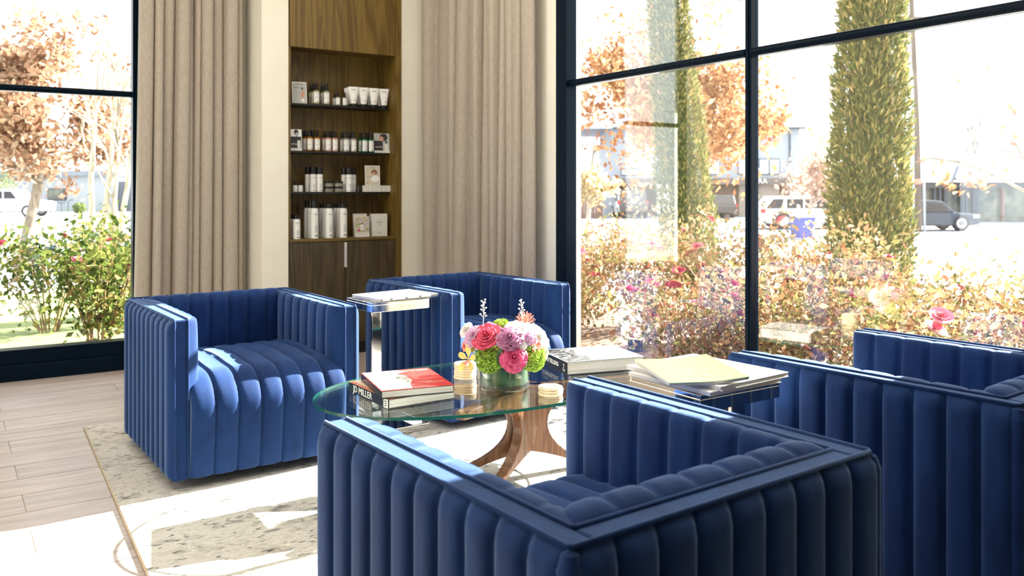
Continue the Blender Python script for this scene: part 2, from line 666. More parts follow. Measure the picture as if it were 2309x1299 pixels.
# ------------------------------------------------------------------ unseen ceiling fill lights, added to brighten cabinet and room
FILL_POWER = 3.9
M['fill_glow'], _nt, _b = new_mat('fill_glow')
_b.inputs['Emission Color'].default_value = (1.0, 0.92, 0.78, 1)
_b.inputs['Emission Strength'].default_value = 4.0
for j_, (x_, y_) in enumerate([(xx, yy) for yy in (1.6, 3.0, 4.2) for xx in (-0.9, 0.7, 2.2)]):
    rown = ('nearest the camera', 'in the middle row', 'nearest the cabinet')[j_ // 3]
    coln = ('left', 'centre', 'right')[j_ % 3]
    t = thing('fill_light', '%s added unseen ceiling downlight %s' % (coln, rown), 'ceiling light', (x_, y_, CEIL - 0.001), 0, 'added ceiling fill lights')
    MB().lathe([(0.07, -0.002), (0.095, -0.002), (0.098, 0.0)], 24).build('trim_ring', 'ceil', t)
    MB().lathe([(0.0, -0.001), (0.07, -0.001)], 24).build('lens', 'fill_glow', t)
    ld = bpy.data.lights.new('fill_light_lamp', 'AREA')
    ld.shape = 'DISK'
    ld.size = 0.13
    ld.energy = FILL_POWER
    ld.color = (1.0, 0.92, 0.78)
    lo = bpy.data.objects.new('lamp', ld)
    COL.objects.link(lo)
    lo.parent = t
    lo.location = (0, 0, -0.006)

# ------------------------------------------------------------------ curtains


def curtain(name, label, p0, p1, z0, z1, folds, amp, seed, left_flare=0.0):
    r = random.Random(seed)
    p0, p1 = Vector((*p0, 0)), Vector((*p1, 0))
    d = p1 - p0
    L = d.length
    t = d.normalized()
    n = Vector((t.y, -t.x, 0))
    cut = [0.0]
    for i in range(folds):
        cut.append(cut[-1] + r.choice((0.55, 0.8, 1.1, 1.7, 2.1)) * r.uniform(0.85, 1.15))
    cut = [c / cut[-1] for c in cut]
    amps = [amp * r.uniform(0.55, 1.35) for _ in range(folds)]
    drift = [r.uniform(-0.018, 0.018) for _ in range(folds + 1)]
    NZ, NU = 26, 12
    pts = []
    for i in range(folds):
        for k in range(NU):
            w = k / NU
            col = []
            for j in range(NZ + 1):
                s = j / NZ
                z = z0 + (z1 - z0) * s
                c0 = cut[i] + (drift[i] if 0 < i else 0) * (1 - s)
                c1 = cut[i + 1] + (drift[i + 1] if i + 1 < folds else 0) * (1 - s)
                u = c0 + (c1 - c0) * w
                a = amps[i] * (1.0 + 0.25 * math.sin(i * 2.1 + s * 2.4)) * (0.62 if s > 0.985 else 1.0)
                h = a * (max(0.0, 1 - abs(2 * w - 1) ** 2.2) ** 0.55)
                flare = -left_flare * (1 - s) ** 1.5 * (1 - u)
                col.append(p0 + t * (u * L + flare - a * 0.10 * math.sin(2 * PI * w)) + n * h + Vector((0, 0, z)))
            pts.append(col)
    root = thing(name, label, 'curtain', loc=(0, 0, 0))
    b = MB()
    b.grid(pts)
    b.build('panel', 'curtain', root, solid=0.004)
    rail = MB().tube([p0 - t * 0.05 + Vector((0, 0, z1 + 0.02)), p1 + t * 0.05 + Vector((0, 0, z1 + 0.02))], 0.012)
    rail.build('rail', 'black_metal', root)
    return root


curtain('curtain', 'taupe floor-length curtain hanging beside the left window', (1.055, 5.985), (1.70, 5.985), 0.015, 3.4, 10, 0.085, 5, 0.045)
curtain('curtain', 'taupe floor-length curtain in the corner beside the large right window', (3.01, 5.62), (3.01, 4.25), 0.015, 3.4, 15, 0.072, 12, 0.0)

# ------------------------------------------------------------------ built-in cabinet
SHY = 5.775                           # front of the open shelves
zs = [zat(y, onY(660, SHY)[1]) for y in (231.5, 339.5, 433.0)]
ZC = zat(540.5, onY(655, YW)[1])      # counter
ZU = zat(104.5, onY(657, YW)[1])      # underside of the upper door
XS = onY(779, YW)[0]
NBK = 5.965
cab = thing('display_cabinet', 'dark oak display cabinet built into the plaster wall, open shelves above doors', 'cabinet', (0, 0, 0))
b = MB()
b.box(CABX0 + 0.002, CABX0 + 0.02, YW + 0.012, YA - 0.03, 0.0, CEIL - 0.01)
b.build('side_panel', 'oak', cab)
b = MB()
b.box(CABX1 - 0.004, CABXR - 0.002, YW - 0.006, YA - 0.03, 0.0, CEIL - 0.01)
b.build('side_panel', 'oak', cab)
MB().box(CABX0 + 0.02, CABX1 - 0.004, NBK, NBK + 0.015, 0.0, CEIL - 0.01).build('back_panel', 'oak', cab)
MB().box(CABX0 + 0.012, CABX1 - 0.006, YW, YW + 0.022, ZU, CEIL - 0.01).build('upper_door', 'oak', cab, bevel=0.002)
MB().box(CABX0 + 0.02, CABX1 - 0.004, YW + 0.024, NBK - 0.001, ZU + 0.012, ZU + 0.03).build('niche_top', 'oak_x', cab)
MB().box(CABX0 + 0.006, CABX1 - 0.004, YW - 0.002, NBK - 0.001, ZC - 0.022, ZC).build('counter', 'oak_x', cab, bevel=0.002)
for x0, x1 in ((CABX0 + 0.008, XS - 0.0025), (XS + 0.0025, CABX1 - 0.006)):
    d = MB().box(x0, x1, YW, YW + 0.022, 0.09, ZC - 0.026).build('door', 'oak_dark', cab, bevel=0.002)
    if x0 < XS - 0.1:
        MB().box(XS - 0.012, XS + 0.006, YW - 0.016, YW - 0.0005, ZC - 0.205, ZC - 0.03).build('handle', 'silver', d, bevel=0.002)
MB().box(CABX0 + 0.02, CABX1 - 0.006, YW + 0.05, YW + 0.07, 0.0, 0.09).build('toe_kick', 'black', cab)
for z in zs:
    MB().box(CABX0 + 0.021, CABX1 - 0.03, SHY, NBK - 0.001, z - 0.014, z).build('shelf', 'shelf_black', cab, bevel=0.001)

# ------------------------------------------------------------------ rug
RUGZ = 0.012
rug = thing('area_rug', 'distressed cream and grey area rug under the chairs and coffee table', 'rug', (0.565, 4.645, 0), math.radians(-1.7))
RX0, RX1, RY0, RY1 = 0.0, 2.39, -3.1, 0.0
MB().box(RX0, RX1, RY0, RY1, 0.0, RUGZ).build('pile', 'rug', rug)
MB().tube([(RX0, RY0, 0.0058), (RX0, RY1, 0.0058), (RX1, RY1, 0.0058), (RX1, RY0, 0.0058), (RX0, RY0, 0.0058)], 0.006, 6).build('binding', 'rug_edge', rug)

# ------------------------------------------------------------------ channel tufted club chairs
CH_T = 0.652


def scallop(t):
    return (1 - abs(2 * t - 1) ** 3.6) ** 0.6


def sheet(b, origin, across, width, path, nch, bulge, ns=10, pil_edge=8.0, mat=0):
    origin, across = Vector(origin), Vector(across)
    pts = []
    n = nch * ns
    for i in range(n + 1):
        u = i / n
        t = (u * nch) % 1.0
        sc = 0.0 if i % ns == 0 else scallop(t)
        ed = max(0.0, 1 - abs(2 * u - 1) ** pil_edge) ** 0.5
        pts.append([origin + across * (u * width) + q[0] + q[1] * (bulge * sc * q[2] + q[3] * ed) + Vector((0, 0, (q[4] if len(q) > 4 else 0.0) * ed * (0.45 + 0.55 * sc))) for q in path])
    b.grid(pts, mat)


def vpath(z0, z1, N, pil=0.0, nz=22, top_r=0.04, bot_r=0.03, pil_shape=0.30):
    out = []
    N = Vector(N)
    for j in range(nz + 1):
        s = j / nz
        s = s * s * (3 - 2 * s) * 0.5 + s * 0.5
        z = z0 + (z1 - z0) * s
        d = abs(z - z0)
        d2 = abs(z - z1)
        e = 1.0
        if d < top_r:
            e = math.sqrt(max(0, 1 - (1 - d / top_r) ** 2))
        if d2 < bot_r:
            e = min(e, math.sqrt(max(0, 1 - (1 - d2 / bot_r) ** 2)))
        q = 1.0 if s > pil_shape else math.sqrt(max(0, 1 - (1 - s / pil_shape) ** 2))
        out.append((Vector((0, 0, z)), N, e, pil * q))
    return out


def pad_path(N, T, z1, rise=0.018):
    N = Vector(N)
    out = []
    for off, dz, e in ((0.0, -0.004, 0.0), (0.06, 0.45, 0.2), (0.2, 0.85, 0.35), (0.4, 1.0, 0.5), (0.6, 0.9, 0.6), (0.78, 0.5, 0.75)):
        out.append((Vector((0, 0, CH_T - 0.003)), N, e, T * off, rise * dz if dz > 0 else 0.0))
    for off, dz in ((0.9, 0.008), (0.97, 0.025), (1.0, 0.05), (1.03, 0.09), (1.05, 0.14), (1.05, 0.19), (1.02, 0.24)):
        out.append((Vector((0, 0, CH_T - dz)), N, 1.0, T * off, 0.0))
    out.append((Vector((0, 0, z1)), N, 1.0, T * 0.95, 0.0))
    return out


def make_chair():
    root = thing('club_chair', '', 'armchair', (0, 0, 0))
    ZB = 0.035
    core = MB()
    # U-shaped upholstered band: two arms and the back
    core.box(-0.375, -0.325, -0.41, 0.405, ZB, CH_T)
    core.box(0.325, 0.375, -0.41, 0.405, ZB, CH_T)
    core.box(-0.325, 0.325, 0.355, 0.405, ZB, CH_T)
    core.build('frame', 'velvet', root, bevel=0.006)
    for sx in (-1, 1):
        b = MB()
        sheet(b, (sx * 0.375, -0.412, 0), (0, 1, 0), 0.815, vpath(CH_T - 0.004, ZB, (sx, 0, 0)), 10, 0.024)
        b.build('outer_arm_panel', 'velvet', root)
        b = MB()
        sheet(b, (sx * 0.325, -0.412, 0), (0, 1, 0), 0.765, pad_path((-sx, 0, 0), 0.045, 0.33, 0.008), 8, 0.012)
        b.build('arm_pad', 'velvet', root)
    b = MB()
    sheet(b, (-0.375, 0.405, 0), (1, 0, 0), 0.75, vpath(CH_T - 0.004, ZB, (0, 1, 0)), 9, 0.024)
    for sx in (-1, 1):
        prof = [(0.0, CH_T - 0.002), (0.012, CH_T - 0.008), (0.02, CH_T - 0.03), (0.02, ZB + 0.02), (0.012, ZB), (0, ZB)]
        b.lathe(prof, 12, 0, (sx * 0.373, 0.403, 0))
    b.build('outer_back_panel', 'velvet', root)
    b = MB()
    sheet(b, (-0.315, 0.355, 0), (1, 0, 0), 0.63, pad_path((0, -1, 0), 0.075, 0.33, 0.021), 7, 0.016, 10, 14.0)
    b.build('backrest', 'velvet', root)
    # seat: crowned top rolling over the front edge down to the base
    path = []
    prof = [(0.34, 0.385), (0.25, 0.408), (0.12, 0.425), (0.0, 0.432), (-0.12, 0.432), (-0.22, 0.425)]
    cy, cz, rr = -0.29, 0.30, 0.122
    pts2 = list(prof)
    for k in range(9):
        a = PI / 2 + 0.35 - 0.0 - 0.0
        ang = PI / 2 + (PI / 2) * k / 8
        pts2.append((cy + rr * math.cos(ang) * 1.24, cz + rr * math.sin(ang)))
    pts2 += [(-0.436, 0.24), (-0.428, 0.16), (-0.420, 0.09), (-0.412, 0.05), (-0.395, ZB)]
    for i, (y, z) in enumerate(pts2):
        y0, z0 = pts2[max(i - 1, 0)]
        y1, z1 = pts2[min(i + 1, len(pts2) - 1)]
        t = Vector((0, y1 - y0, z1 - z0)).normalized()
        N = Vector((0, t.z, -t.y))
        if N.z < 0 and i < 8:
            N = -N
        if i >= 8 and N.y > 0:
            N = -N
        path.append((Vector((0, y, z)), N, 1.0 if i < len(pts2) - 1 else 0.3, 0.0))
    b = MB()
    sheet(b, (-0.318, 0, 0), (1, 0, 0), 0.636, path, 7, 0.016, 12)
    ring = [p[0] for p in path]
    for sx in (-1, 1):
        sv = [Vector((sx * 0.318, 0, 0)) + q for q in ring] + [Vector((sx * 0.318, 0.34, 0.035))]
        b.add(sv, [tuple(range(len(sv)))])
    b.build('seat', 'velvet', root)
    MB().box(-0.318, 0.318, -0.37, 0.36, 0.05, 0.30).build('seat_deck', 'velvet', root)
    b = MB()
    zt = CH_T + 0.001
    for x, yb in ((0.375, 0.405), (0.325, 0.355)):
        yf = -0.413
        b.tube([(-x, yf, ZB + 0.01), (-x, yf, zt - 0.01), (-x, yf + 0.01, zt), (-x, yb - 0.006, zt), (-x + 0.006, yb, zt), (x - 0.006, yb, zt), (x, yb - 0.006, zt), (x, yf + 0.01, zt), (x, yf, zt - 0.01), (x, yf, ZB + 0.01)], 0.0045, 7)
    b.build('piping', 'velvet', root)
    MB().lathe([(0, 0.0), (0.25, 0.0), (0.25, 0.02), (0.1, 0.03), (0.1, 0.05), (0, 0.05)], 28).build('swivel_base', 'black', root)
    return root


CG = 'channel-tufted blue velvet club chairs'
ch0 = make_chair()
ch0.location = (1.09, 3.87, RUGZ)
ch0.rotation_euler = (0, 0, math.radians(2.0))
tag(ch0, 'blue velvet channel-tufted club chair facing out beside the left window', 'armchair', CG)
dup(ch0, (2.365, 4.04, RUGZ), math.radians(4.5), 'blue velvet channel-tufted club chair in the corner behind the flower vase')
dup(ch0, (1.075, 1.375, RUGZ), math.radians(183.0), 'nearest blue velvet channel-tufted club chair, its back to the viewer')
dup(ch0, (2.405, 1.445, RUGZ), math.radians(184.5), 'blue velvet channel-tufted club chair cut off at the right edge')

# ------------------------------------------------------------------ oval glass coffee table
TZ = 0.385
ct = thing('coffee_table', 'oval glass coffee table on a sculpted walnut base', 'table', (1.86, 2.96, RUGZ))
ell = []
for k in range(96):
    a = 2 * PI * k / 96
    c, s = math.cos(a), math.sin(a)
    ell.append((0.742 * math.copysign(abs(c) ** 0.94, c), 0.432 * math.copysign(abs(s) ** 0.94, s)))
gtop = MB().prism(ell, TZ - RUGZ - 0.011, TZ - RUGZ, 0, 1, True)
gtop.build('glass_top', ['table_glass', 'glass_edge'], ct)


def bez(p0, p1, p2, p3, n):
    return [tuple((1 - t) ** 3 * a + 3 * (1 - t) ** 2 * t * b_ + 3 * (1 - t) * t * t * c_ + t ** 3 * d_ for a, b_, c_, d_ in zip(p0, p1, p2, p3)) for t in [k / n for k in range(n + 1)]]


zt = TZ - RUGZ - 0.0115
pr = [(0.0, zt), (0.50, zt), (0.51, zt - 0.018)]
pr += bez((0.50, zt - 0.03), (0.26, zt - 0.04), (0.082, zt - 0.045), (0.082, 0.205), 12)[0:]
pr += bez((0.082, 0.205), (0.082, 0.11), (0.20, 0.05), (0.335, 0.006), 12)[1:]
pr += [(0.32, 0.0), (0.285, 0.0)]
pr += bez((0.27, 0.004), (0.17, 0.05), (0.08, 0.08), (0.0, 0.095), 8)
legb = MB()
n_ = len(pr)
legb.add([(x, -0.022, z) for x, z in pr] + [(x, 0.022, z) for x, z in pr],
         [tuple(range(n_)), tuple(reversed(range(n_, 2 * n_)))] + [(i, n_ + i, n_ + (i + 1) % n_, (i + 1) % n_) for i in range(n_)])
legm = legb.mesh('leg', 'walnut', merge=True)
HUB = (1.975 - 1.86, 2.885 - 2.96, 0)
for ang in (152, 207, -12):
    mobj('leg', legm, ct, HUB, math.radians(ang), bevel=0.007)
MB().lathe([(0, 0.12), (0.035, 0.125), (0.045, 0.2), (0.045, zt - 0.03), (0.06, zt), (0, zt)], 20).build('hub', 'walnut', ct, HUB)


# ------------------------------------------------------------------ steel tray side tables
def side_table(label, loc, rz):
    t = thing('side_table', label, 'side table', loc, rz, 'polished steel side tables')
    hx, hy, H = 0.152, 0.135, 0.642 - RUGZ
    for nm_, z0, zpl, z1 in (('tray_top', H - 0.045, H - 0.012, H), ('base_tray', 0.002, 0.012, 0.034)):
        b = MB()
        b.box(-hx, hx, -hy, hy, z0, zpl)
        b.box(-hx, hx, -hy, -hy + 0.008, zpl, z1)
        b.box(-hx, hx, hy - 0.008, hy, zpl, z1)
        b.box(-hx, -hx + 0.008, -hy + 0.008, hy - 0.008, zpl, z1)
        b.box(hx - 0.008, hx, -hy + 0.008, hy - 0.008, zpl, z1)
        b.build(nm_, 'chrome', t, bevel=0.0015)
    MB().box(-0.026, 0.026, hy - 0.022, hy - 0.009, 0.012, H - 0.045).build('column', 'chrome', t, bevel=0.002)
    return t


side_table('polished steel side table with magazines between the two far chairs', (1.785, 3.80, RUGZ), math.radians(3))
side_table('polished steel side table with pale green magazine between the two near chairs', (1.745, 1.69, RUGZ), math.radians(180))


# ------------------------------------------------------------------ books and magazines
def book(name, label, loc, rz, w, d, h, cover, cover_top, board=0.003, over=0.004):
    """spine along -x; near edge -y"""
    t = thing(name, label, 'book', loc, rz)
    b = MB()
    b.box(-w / 2, w / 2, -d / 2, d / 2, 0, board)
    b.box(-w / 2, w / 2, -d / 2, d / 2, h - board, h, 0, 1)
    b.box(-w / 2, -w / 2 + board, -d / 2, d / 2, board, h - board)
    b.build('cover', [cover, cover_top], t, bevel=0.001)
    MB().box(-w / 2 + board, w / 2 - over, -d / 2 + over, d / 2 - over, board, h - board).build('pages', 'pages', t)
    return t


def put_text(txt, size, mat, parent, loc, rot, sx=1.0, name='lettering', align='CENTER'):
    o = mobj(name, text_mesh(txt, size, name, mat, align=align), parent, loc)
    o.rotation_euler = rot
    o.scale = (sx, 1, 1)
    return o


GZ = TZ + 0.0005
bk = book('art_book', 'thick black-spined art book lying under the red book', (1.443, 2.955, GZ), math.radians(1), 0.275, 0.345, 0.036, 'black_cover', 'orange')
put_text('JD MILLER', 0.036, 'white', bk, (-0.1385, 0.045, 0.018), (PI / 2, 0, -PI / 2), 1.05)
MB().box(-0.1384, -0.1376, -0.168, -0.133, 0.002, 0.034).build('spine_label', 'white', bk)
b = MB()
for k in range(3):
    b.box(-0.1392, -0.1385, -0.158, -0.143, 0.008 + k * 0.008, 0.011 + k * 0.008)
b.build('spine_print', 'ink', bk)
b = MB()
b.box(-0.12, 0.02, 0.02, 0.16, 0.036, 0.0364)
b.build('cover_art', 'peach', bk)
rd = book('art_book', 'red-jacketed portrait book on top of the black-spined book', (1.452, 2.93, GZ + 0.0362), math.radians(-11), 0.272, 0.33, 0.029, 'black_cover', 'red')
b = MB()
b.prism([(-0.132, -0.155), (-0.02, -0.155), (-0.01, -0.09), (0.015, -0.03), (0.01, 0.05), (-0.02, 0.09), (-0.132, 0.10)], 0.0291, 0.0294)
b.build('cover_art', 'sketch', rd)
b = MB()
b.prism([(-0.132, 0.10), (-0.02, 0.09), (0.03, 0.13), (0.0, 0.16), (-0.132, 0.16)], 0.0291, 0.0293)
b.build('cover_art', 'peach', rd)
put_text('Portraits', 0.034, 'peach', rd, (0.062, 0.135, 0.0293), (0, 0, 0))
b = MB()
for k, (x0, x1) in enumerate(((0.03, 0.075), (0.05, 0.118))):
    x = x0
    while x < x1:
        w_ = random.uniform(0.004, 0.008)
        b.box(x, x + w_, -0.075 - k * 0.016, -0.068 - k * 0.016, 0.0291, 0.0294)
        x += w_ + 0.003
b.build('author_print', 'peach', rd)
st = book('art_book', 'large black-spined photography book lying beside the flower vase', (2.385, 2.985, GZ), math.radians(-13), 0.365, 0.295, 0.056, 'black_cover', 'cover_gloss')
put_text('STORYTELLING', 0.026, 'white', st, (-0.1835, 0.03, 0.03), (PI / 2, 0, -PI / 2), 1.0)
b = MB().tube([(-0.1834, -0.108, 0.04), (-0.1834, -0.118, 0.043), (-0.1834, -0.116, 0.028), (-0.1834, -0.106, 0.02), (-0.1834, -0.12, 0.012), (-0.1834, -0.125, 0.022)], 0.0014, 5)
b.build('spine_emblem', 'white', st)
b = MB()
b.prism([(-0.178, -0.143), (-0.06, -0.143), (-0.045, -0.05), (-0.07, 0.02), (-0.04, 0.09), (-0.055, 0.143), (-0.178, 0.143)], 0.0561, 0.0564)
b.build('cover_art', 'photo_bw', st)
for (x, y, w_, h_) in ((0.03, 0.07, 0.05, 0.012), (0.05, 0.02, 0.06, 0.01), (-0.0, -0.02, 0.06, 0.012), (0.12, -0.06, 0.035, 0.03), (0.03, -0.09, 0.05, 0.006)):
    b = MB()
    b.add([(x + w_ / 2 * math.cos(a), y + h_ / 2 * math.sin(a), 0.0562) for a in [2 * PI * q / 14 for q in range(14)]], [tuple(range(14))])
    b.build('cover_print', 'grey_ink', st)


def magazine(label, loc, rz, w, d, h, cover, curl=0.0):
    t = thing('magazine', label, 'magazine', loc, rz)
    nx = 14

    def zc(u):
        return curl * max(0.0, u - 0.35) ** 2 * 2.0
    for nm_, z0, z1, mat, ins in (('pages', 0.0008, h - 0.0008, 'pages', 0.0015), ('cover', h - 0.0008, h, cover, 0.0), ('back_cover', 0, 0.0008, 'offwhite', 0.0)):
        b = MB()
        for side in range(1):
            rows0, rows1 = [], []
            for i in range(nx + 1):
                u = i / nx
                x = -w / 2 + u * (w - ins)
                rows0.append([(x, -d / 2 + ins, z0 + zc(u)), (x, d / 2 - ins, z0 + zc(u))])
                rows1.append([(x, -d / 2 + ins, z1 + zc(u)), (x, d / 2 - ins, z1 + zc(u))])
            b.grid(rows0, 0, False)
            b.grid(rows1, 0, False)
            b.grid([[r0[0], r1[0]] for r0, r1 in zip(rows0, rows1)], 0, False)
            b.grid([[r0[1], r1[1]] for r0, r1 in zip(rows0, rows1)], 0, False)
            b.grid([[rows0[0][0], rows1[0][0]], [rows0[0][1], rows1[0][1]]], 0, False)
            b.grid([[rows0[-1][0], rows1[-1][0]], [rows0[-1][1], rows1[-1][1]]], 0, False)
        b.build(nm_, mat, t)
    return t


MZ = 0.6425
m0 = magazine('thick open-edged magazine at the bottom of the pile on the near side table', (1.74, 1.685, MZ), math.radians(2), 0.28, 0.30, 0.011, 'cover_gloss')
m1 = magazine('wide white magazine overhanging the near side table under the green one', (1.765, 1.70, MZ + 0.0112), math.radians(4), 0.285, 0.335, 0.012, 'cover_gloss')
b = MB().box(0.0, 0.10, -0.02, 0.11, 0.0121, 0.0123)
b.build('cover_art', pm('pale_blue_print', (0.45, 0.52, 0.68), 0.3), m1)
m2 = magazine('pale green covered magazine on top of the near side table pile', (1.69, 1.69, MZ + 0.0235), math.radians(-25), 0.215, 0.305, 0.008, 'green_cover', 0.012)
put_text('S', 0.06, 'cover_gloss', m2, (-0.02, -0.02, 0.0086), (0, 0, 0.6), 0.4, 'cover_print')
b = MB().lathe([(0, 0.0), (0.016, 0.0)], 16, 0, (0.02, -0.09, 0.0096))
b.build('cover_seal', pm('terracotta_print', (0.35, 0.12, 0.08), 0.4), m2)
m3 = magazine('lower cream magazine on the far side table', (1.80, 3.79, MZ), math.radians(4), 0.30, 0.23, 0.008, 'cover_gloss')
m4 = magazine('top white magazine with printed spine on the far side table', (1.81, 3.77, MZ + 0.0082), math.radians(9), 0.33, 0.245, 0.012, 'cover_gloss', 0.0)
b = MB()
b.box(-0.165, 0.165, -0.1235, -0.1228, 0.001, 0.011)
b.build('spine', 'steel_band', m4)
b = MB()
for x0, x1 in ((-0.155, -0.115), (-0.10, -0.03), (-0.015, 0.05), (0.065, 0.12)):
    b.box(x0, x1, -0.1242, -0.1236, 0.003, 0.009)
b.build('spine_print', 'white', m4)


# ------------------------------------------------------------------ coasters
def coasters(label, loc, n, r):
    for i in range(n):
        t = thing('coaster', label[i], 'coaster', (loc[0] + random.uniform(-.0015, .0015), loc[1] + random.uniform(-.0015, .0015), loc[2] + i * 0.0103), 0, 'round wooden coasters')
        MB().lathe([(0, 0), (r - 0.002, 0), (r, 0.002), (r, 0.008), (r - 0.002, 0.01), (0, 0.01)], 32, 0, mats=[0, 0, 0, 0, 1]).build('disc', ['coaster', 'coaster_top'], t)


ordn = ['bottom', 'second', 'third', 'fourth', 'fifth', 'sixth']
coasters(['%s coaster from the table up in the stack by the near chair' % o for o in ordn[:2]] + ['top pale wooden coaster of the stack by the near chair'], (1.925, 2.655, GZ), 3, 0.047)
coasters(['%s coaster from the table up in the stack behind the vase' % o for o in ordn[:5]] + ['top pale wooden coaster of the stack behind the vase'], (1.80, 3.085, GZ), 6, 0.047)
# ------------------------------------------------------------------ flowers in a glass vase
VX, VY = 1.845, 2.86
VD = VX * RX[1] + VY * RY[1]
vase = thing('glass_vase', 'low clear glass cylinder vase holding the flowers', 'vase', (VX, VY, GZ))
MB().lathe([(0, 0.0), (0.1, 0.0), (0.103, 0.004), (0.103, 0.115), (0.1, 0.117), (0.097, 0.115), (0.097, 0.012), (0, 0.012)], 48).build('glass', 'vase_glass', vase)
M['petal_magenta'] = nm('magenta_petal', [(0.3, (0.42, 0.012, 0.08)), (0.7, (0.74, 0.10, 0.26))], 55, 2, 0.5)
M['petal_red'] = nm('crimson_petal', [(0.3, (0.46, 0.012, 0.05)), (0.7, (0.74, 0.09, 0.18))], 55, 2, 0.5)
M['petal_purple'] = nm('dusky_purple_petal', [(0.3, (0.30, 0.07, 0.19)), (0.7, (0.55, 0.25, 0.42))], 40, 2, 0.55)
M['petal_lilac'] = nm('lilac_petal', [(0.3, (0.50, 0.28, 0.48)), (0.7, (0.68, 0.45, 0.62))], 40, 2, 0.55)
M['petal_white'] = nm('white_petal', [(0.3, (0.78, 0.74, 0.68)), (0.7, (0.85, 0.83, 0.80))], 30, 2, 0.5)
M['petal_blush'] = nm('blush_petal', [(0.3, (0.80, 0.55, 0.56)), (0.7, (0.85, 0.72, 0.70))], 30, 2, 0.5)
M['petal_yellow'] = nm('yellow_petal', [(0.3, (0.75, 0.55, 0.12)), (0.7, (0.82, 0.68, 0.22))], 30, 2, 0.5)
M['petal_coral'] = nm('coral_petal', [(0.3, (0.75, 0.18, 0.12)), (0.7, (0.80, 0.30, 0.24))], 30, 2, 0.5)
M['leaf_green'] = nm('leaf_green', [(0.3, (0.012, 0.042, 0.009)), (0.7, (0.036, 0.096, 0.018))], 20, 2, 0.4)
M['stem_green'] = pm('stem_green', (0.10, 0.22, 0.05), 0.6)
M['floret'] = leaf_mat('hydrangea_floret', [(0.0, (0.16, 0.30, 0.03)), (0.5, (0.30, 0.46, 0.06)), (1.0, (0.48, 0.60, 0.14))], 0.2)
FWD = Vector((RX[1], RY[1], 0))
RIGHT = Vector((RX[0], RY[0], 0))


def petal(b, ang, half, r0, r1, z0, z1, curl=0.25, ruffle=0.0, point=0.0, nu=7, nv=6):
    pts = []
    ph = random.uniform(0, 6)
    for i in range(nu):
        u = -1 + 2 * i / (nu - 1)
        colm = []
        for j in range(nv):
            v = j / (nv - 1)
            wv = math.sin(min(1, 0.12 + v * 0.95) * PI * 0.62) ** 0.8
            if point:
                wv *= (1 - v ** 2.2 * point)
            vv = v * (1 - 0.12 * abs(u) ** 2.5)
            r = r0 + (r1 - r0) * (vv ** 0.75)
            z = z0 + (z1 - z0) * vv
            if v > 0.72:
                r += curl * (v - 0.72) * (r1 - r0 + 0.3 * abs(z1 - z0))
                z -= curl * (v - 0.72) * abs(z1 - z0)
            z += ruffle * v * math.sin(u * 7 + ph)
            a = ang + u * half * wv
            colm.append((r * math.cos(a), r * math.sin(a), z))
        pts.append(colm)
    b.grid(pts)


def flower(name, label, px, py, fo, facing, build_parts, cat='flower', group=None):
    """fo: metres in front of the vase centre; facing: (right, towards viewer, up)"""
    d = VD - fo
    x, y = at(px, d)
    z = zat(py, d)
    t = thing(name, label, cat, (x, y, z), 0, group)
    n = (RIGHT * facing[0] - FWD * facing[1] + Vector((0, 0, facing[2]))).normalized()
    t.rotation_euler = n.to_track_quat('Z', 'Y').to_euler()
    build_parts(t)
    # stem down into the vase
    inv = n.to_track_quat('Z', 'Y').inverted()
    tgt = inv @ (Vector((VX + (x - VX) * 0.25, VY + (y - VY) * 0.25, GZ + 0.03)) - Vector((x, y, z)))
    mid = inv @ (Vector((VX + (x - VX) * 0.5, VY + (y - VY) * 0.5, GZ + 0.105)) - Vector((x, y, z)))
    MB().tube([(0, 0, 0), mid * 0.5 + Vector((0, 0, -0.004)), mid, tgt], 0.0022, 6).build('stem', 'stem_green', t)
    return t


def rose_parts(R, mat, layers=6, ruffle=0.0, open_=1.0):
    def f(t):
        b = MB()
        b.lathe([(0.0, 0.55 * R), (0.1 * R, 0.52 * R), (0.16 * R, 0.2 * R), (0.1 * R, -0.3 * R)], 10)
        b.build('bud', mat, t)
        a = 0.0
        for l in range(layers):
            q = (l + 1) / layers
            n = (3, 3, 4, 5, 5, 6, 6)[l]
            r1 = R * (0.16 + 0.84 * q ** 1.15) * (1 if l < layers - 1 else open_)
            z1 = R * (0.66 - 0.62 * q ** 1.4)
            for k in range(n):
                b = MB()
                petal(b, a + 2 * PI * k / n + random.uniform(-.15, .15), PI / n * 1.3, 0.06 * R, r1 * random.uniform(0.92, 1.08), -0.25 * R - 0.15 * R * q, z1 + random.uniform(-.07, .07) * R, 0.4 + 0.7 * q, (ruffle + 0.03) * R * q)
                b.build('petal', mat, t, solid=0.0006)
            a += 0.7
    return f


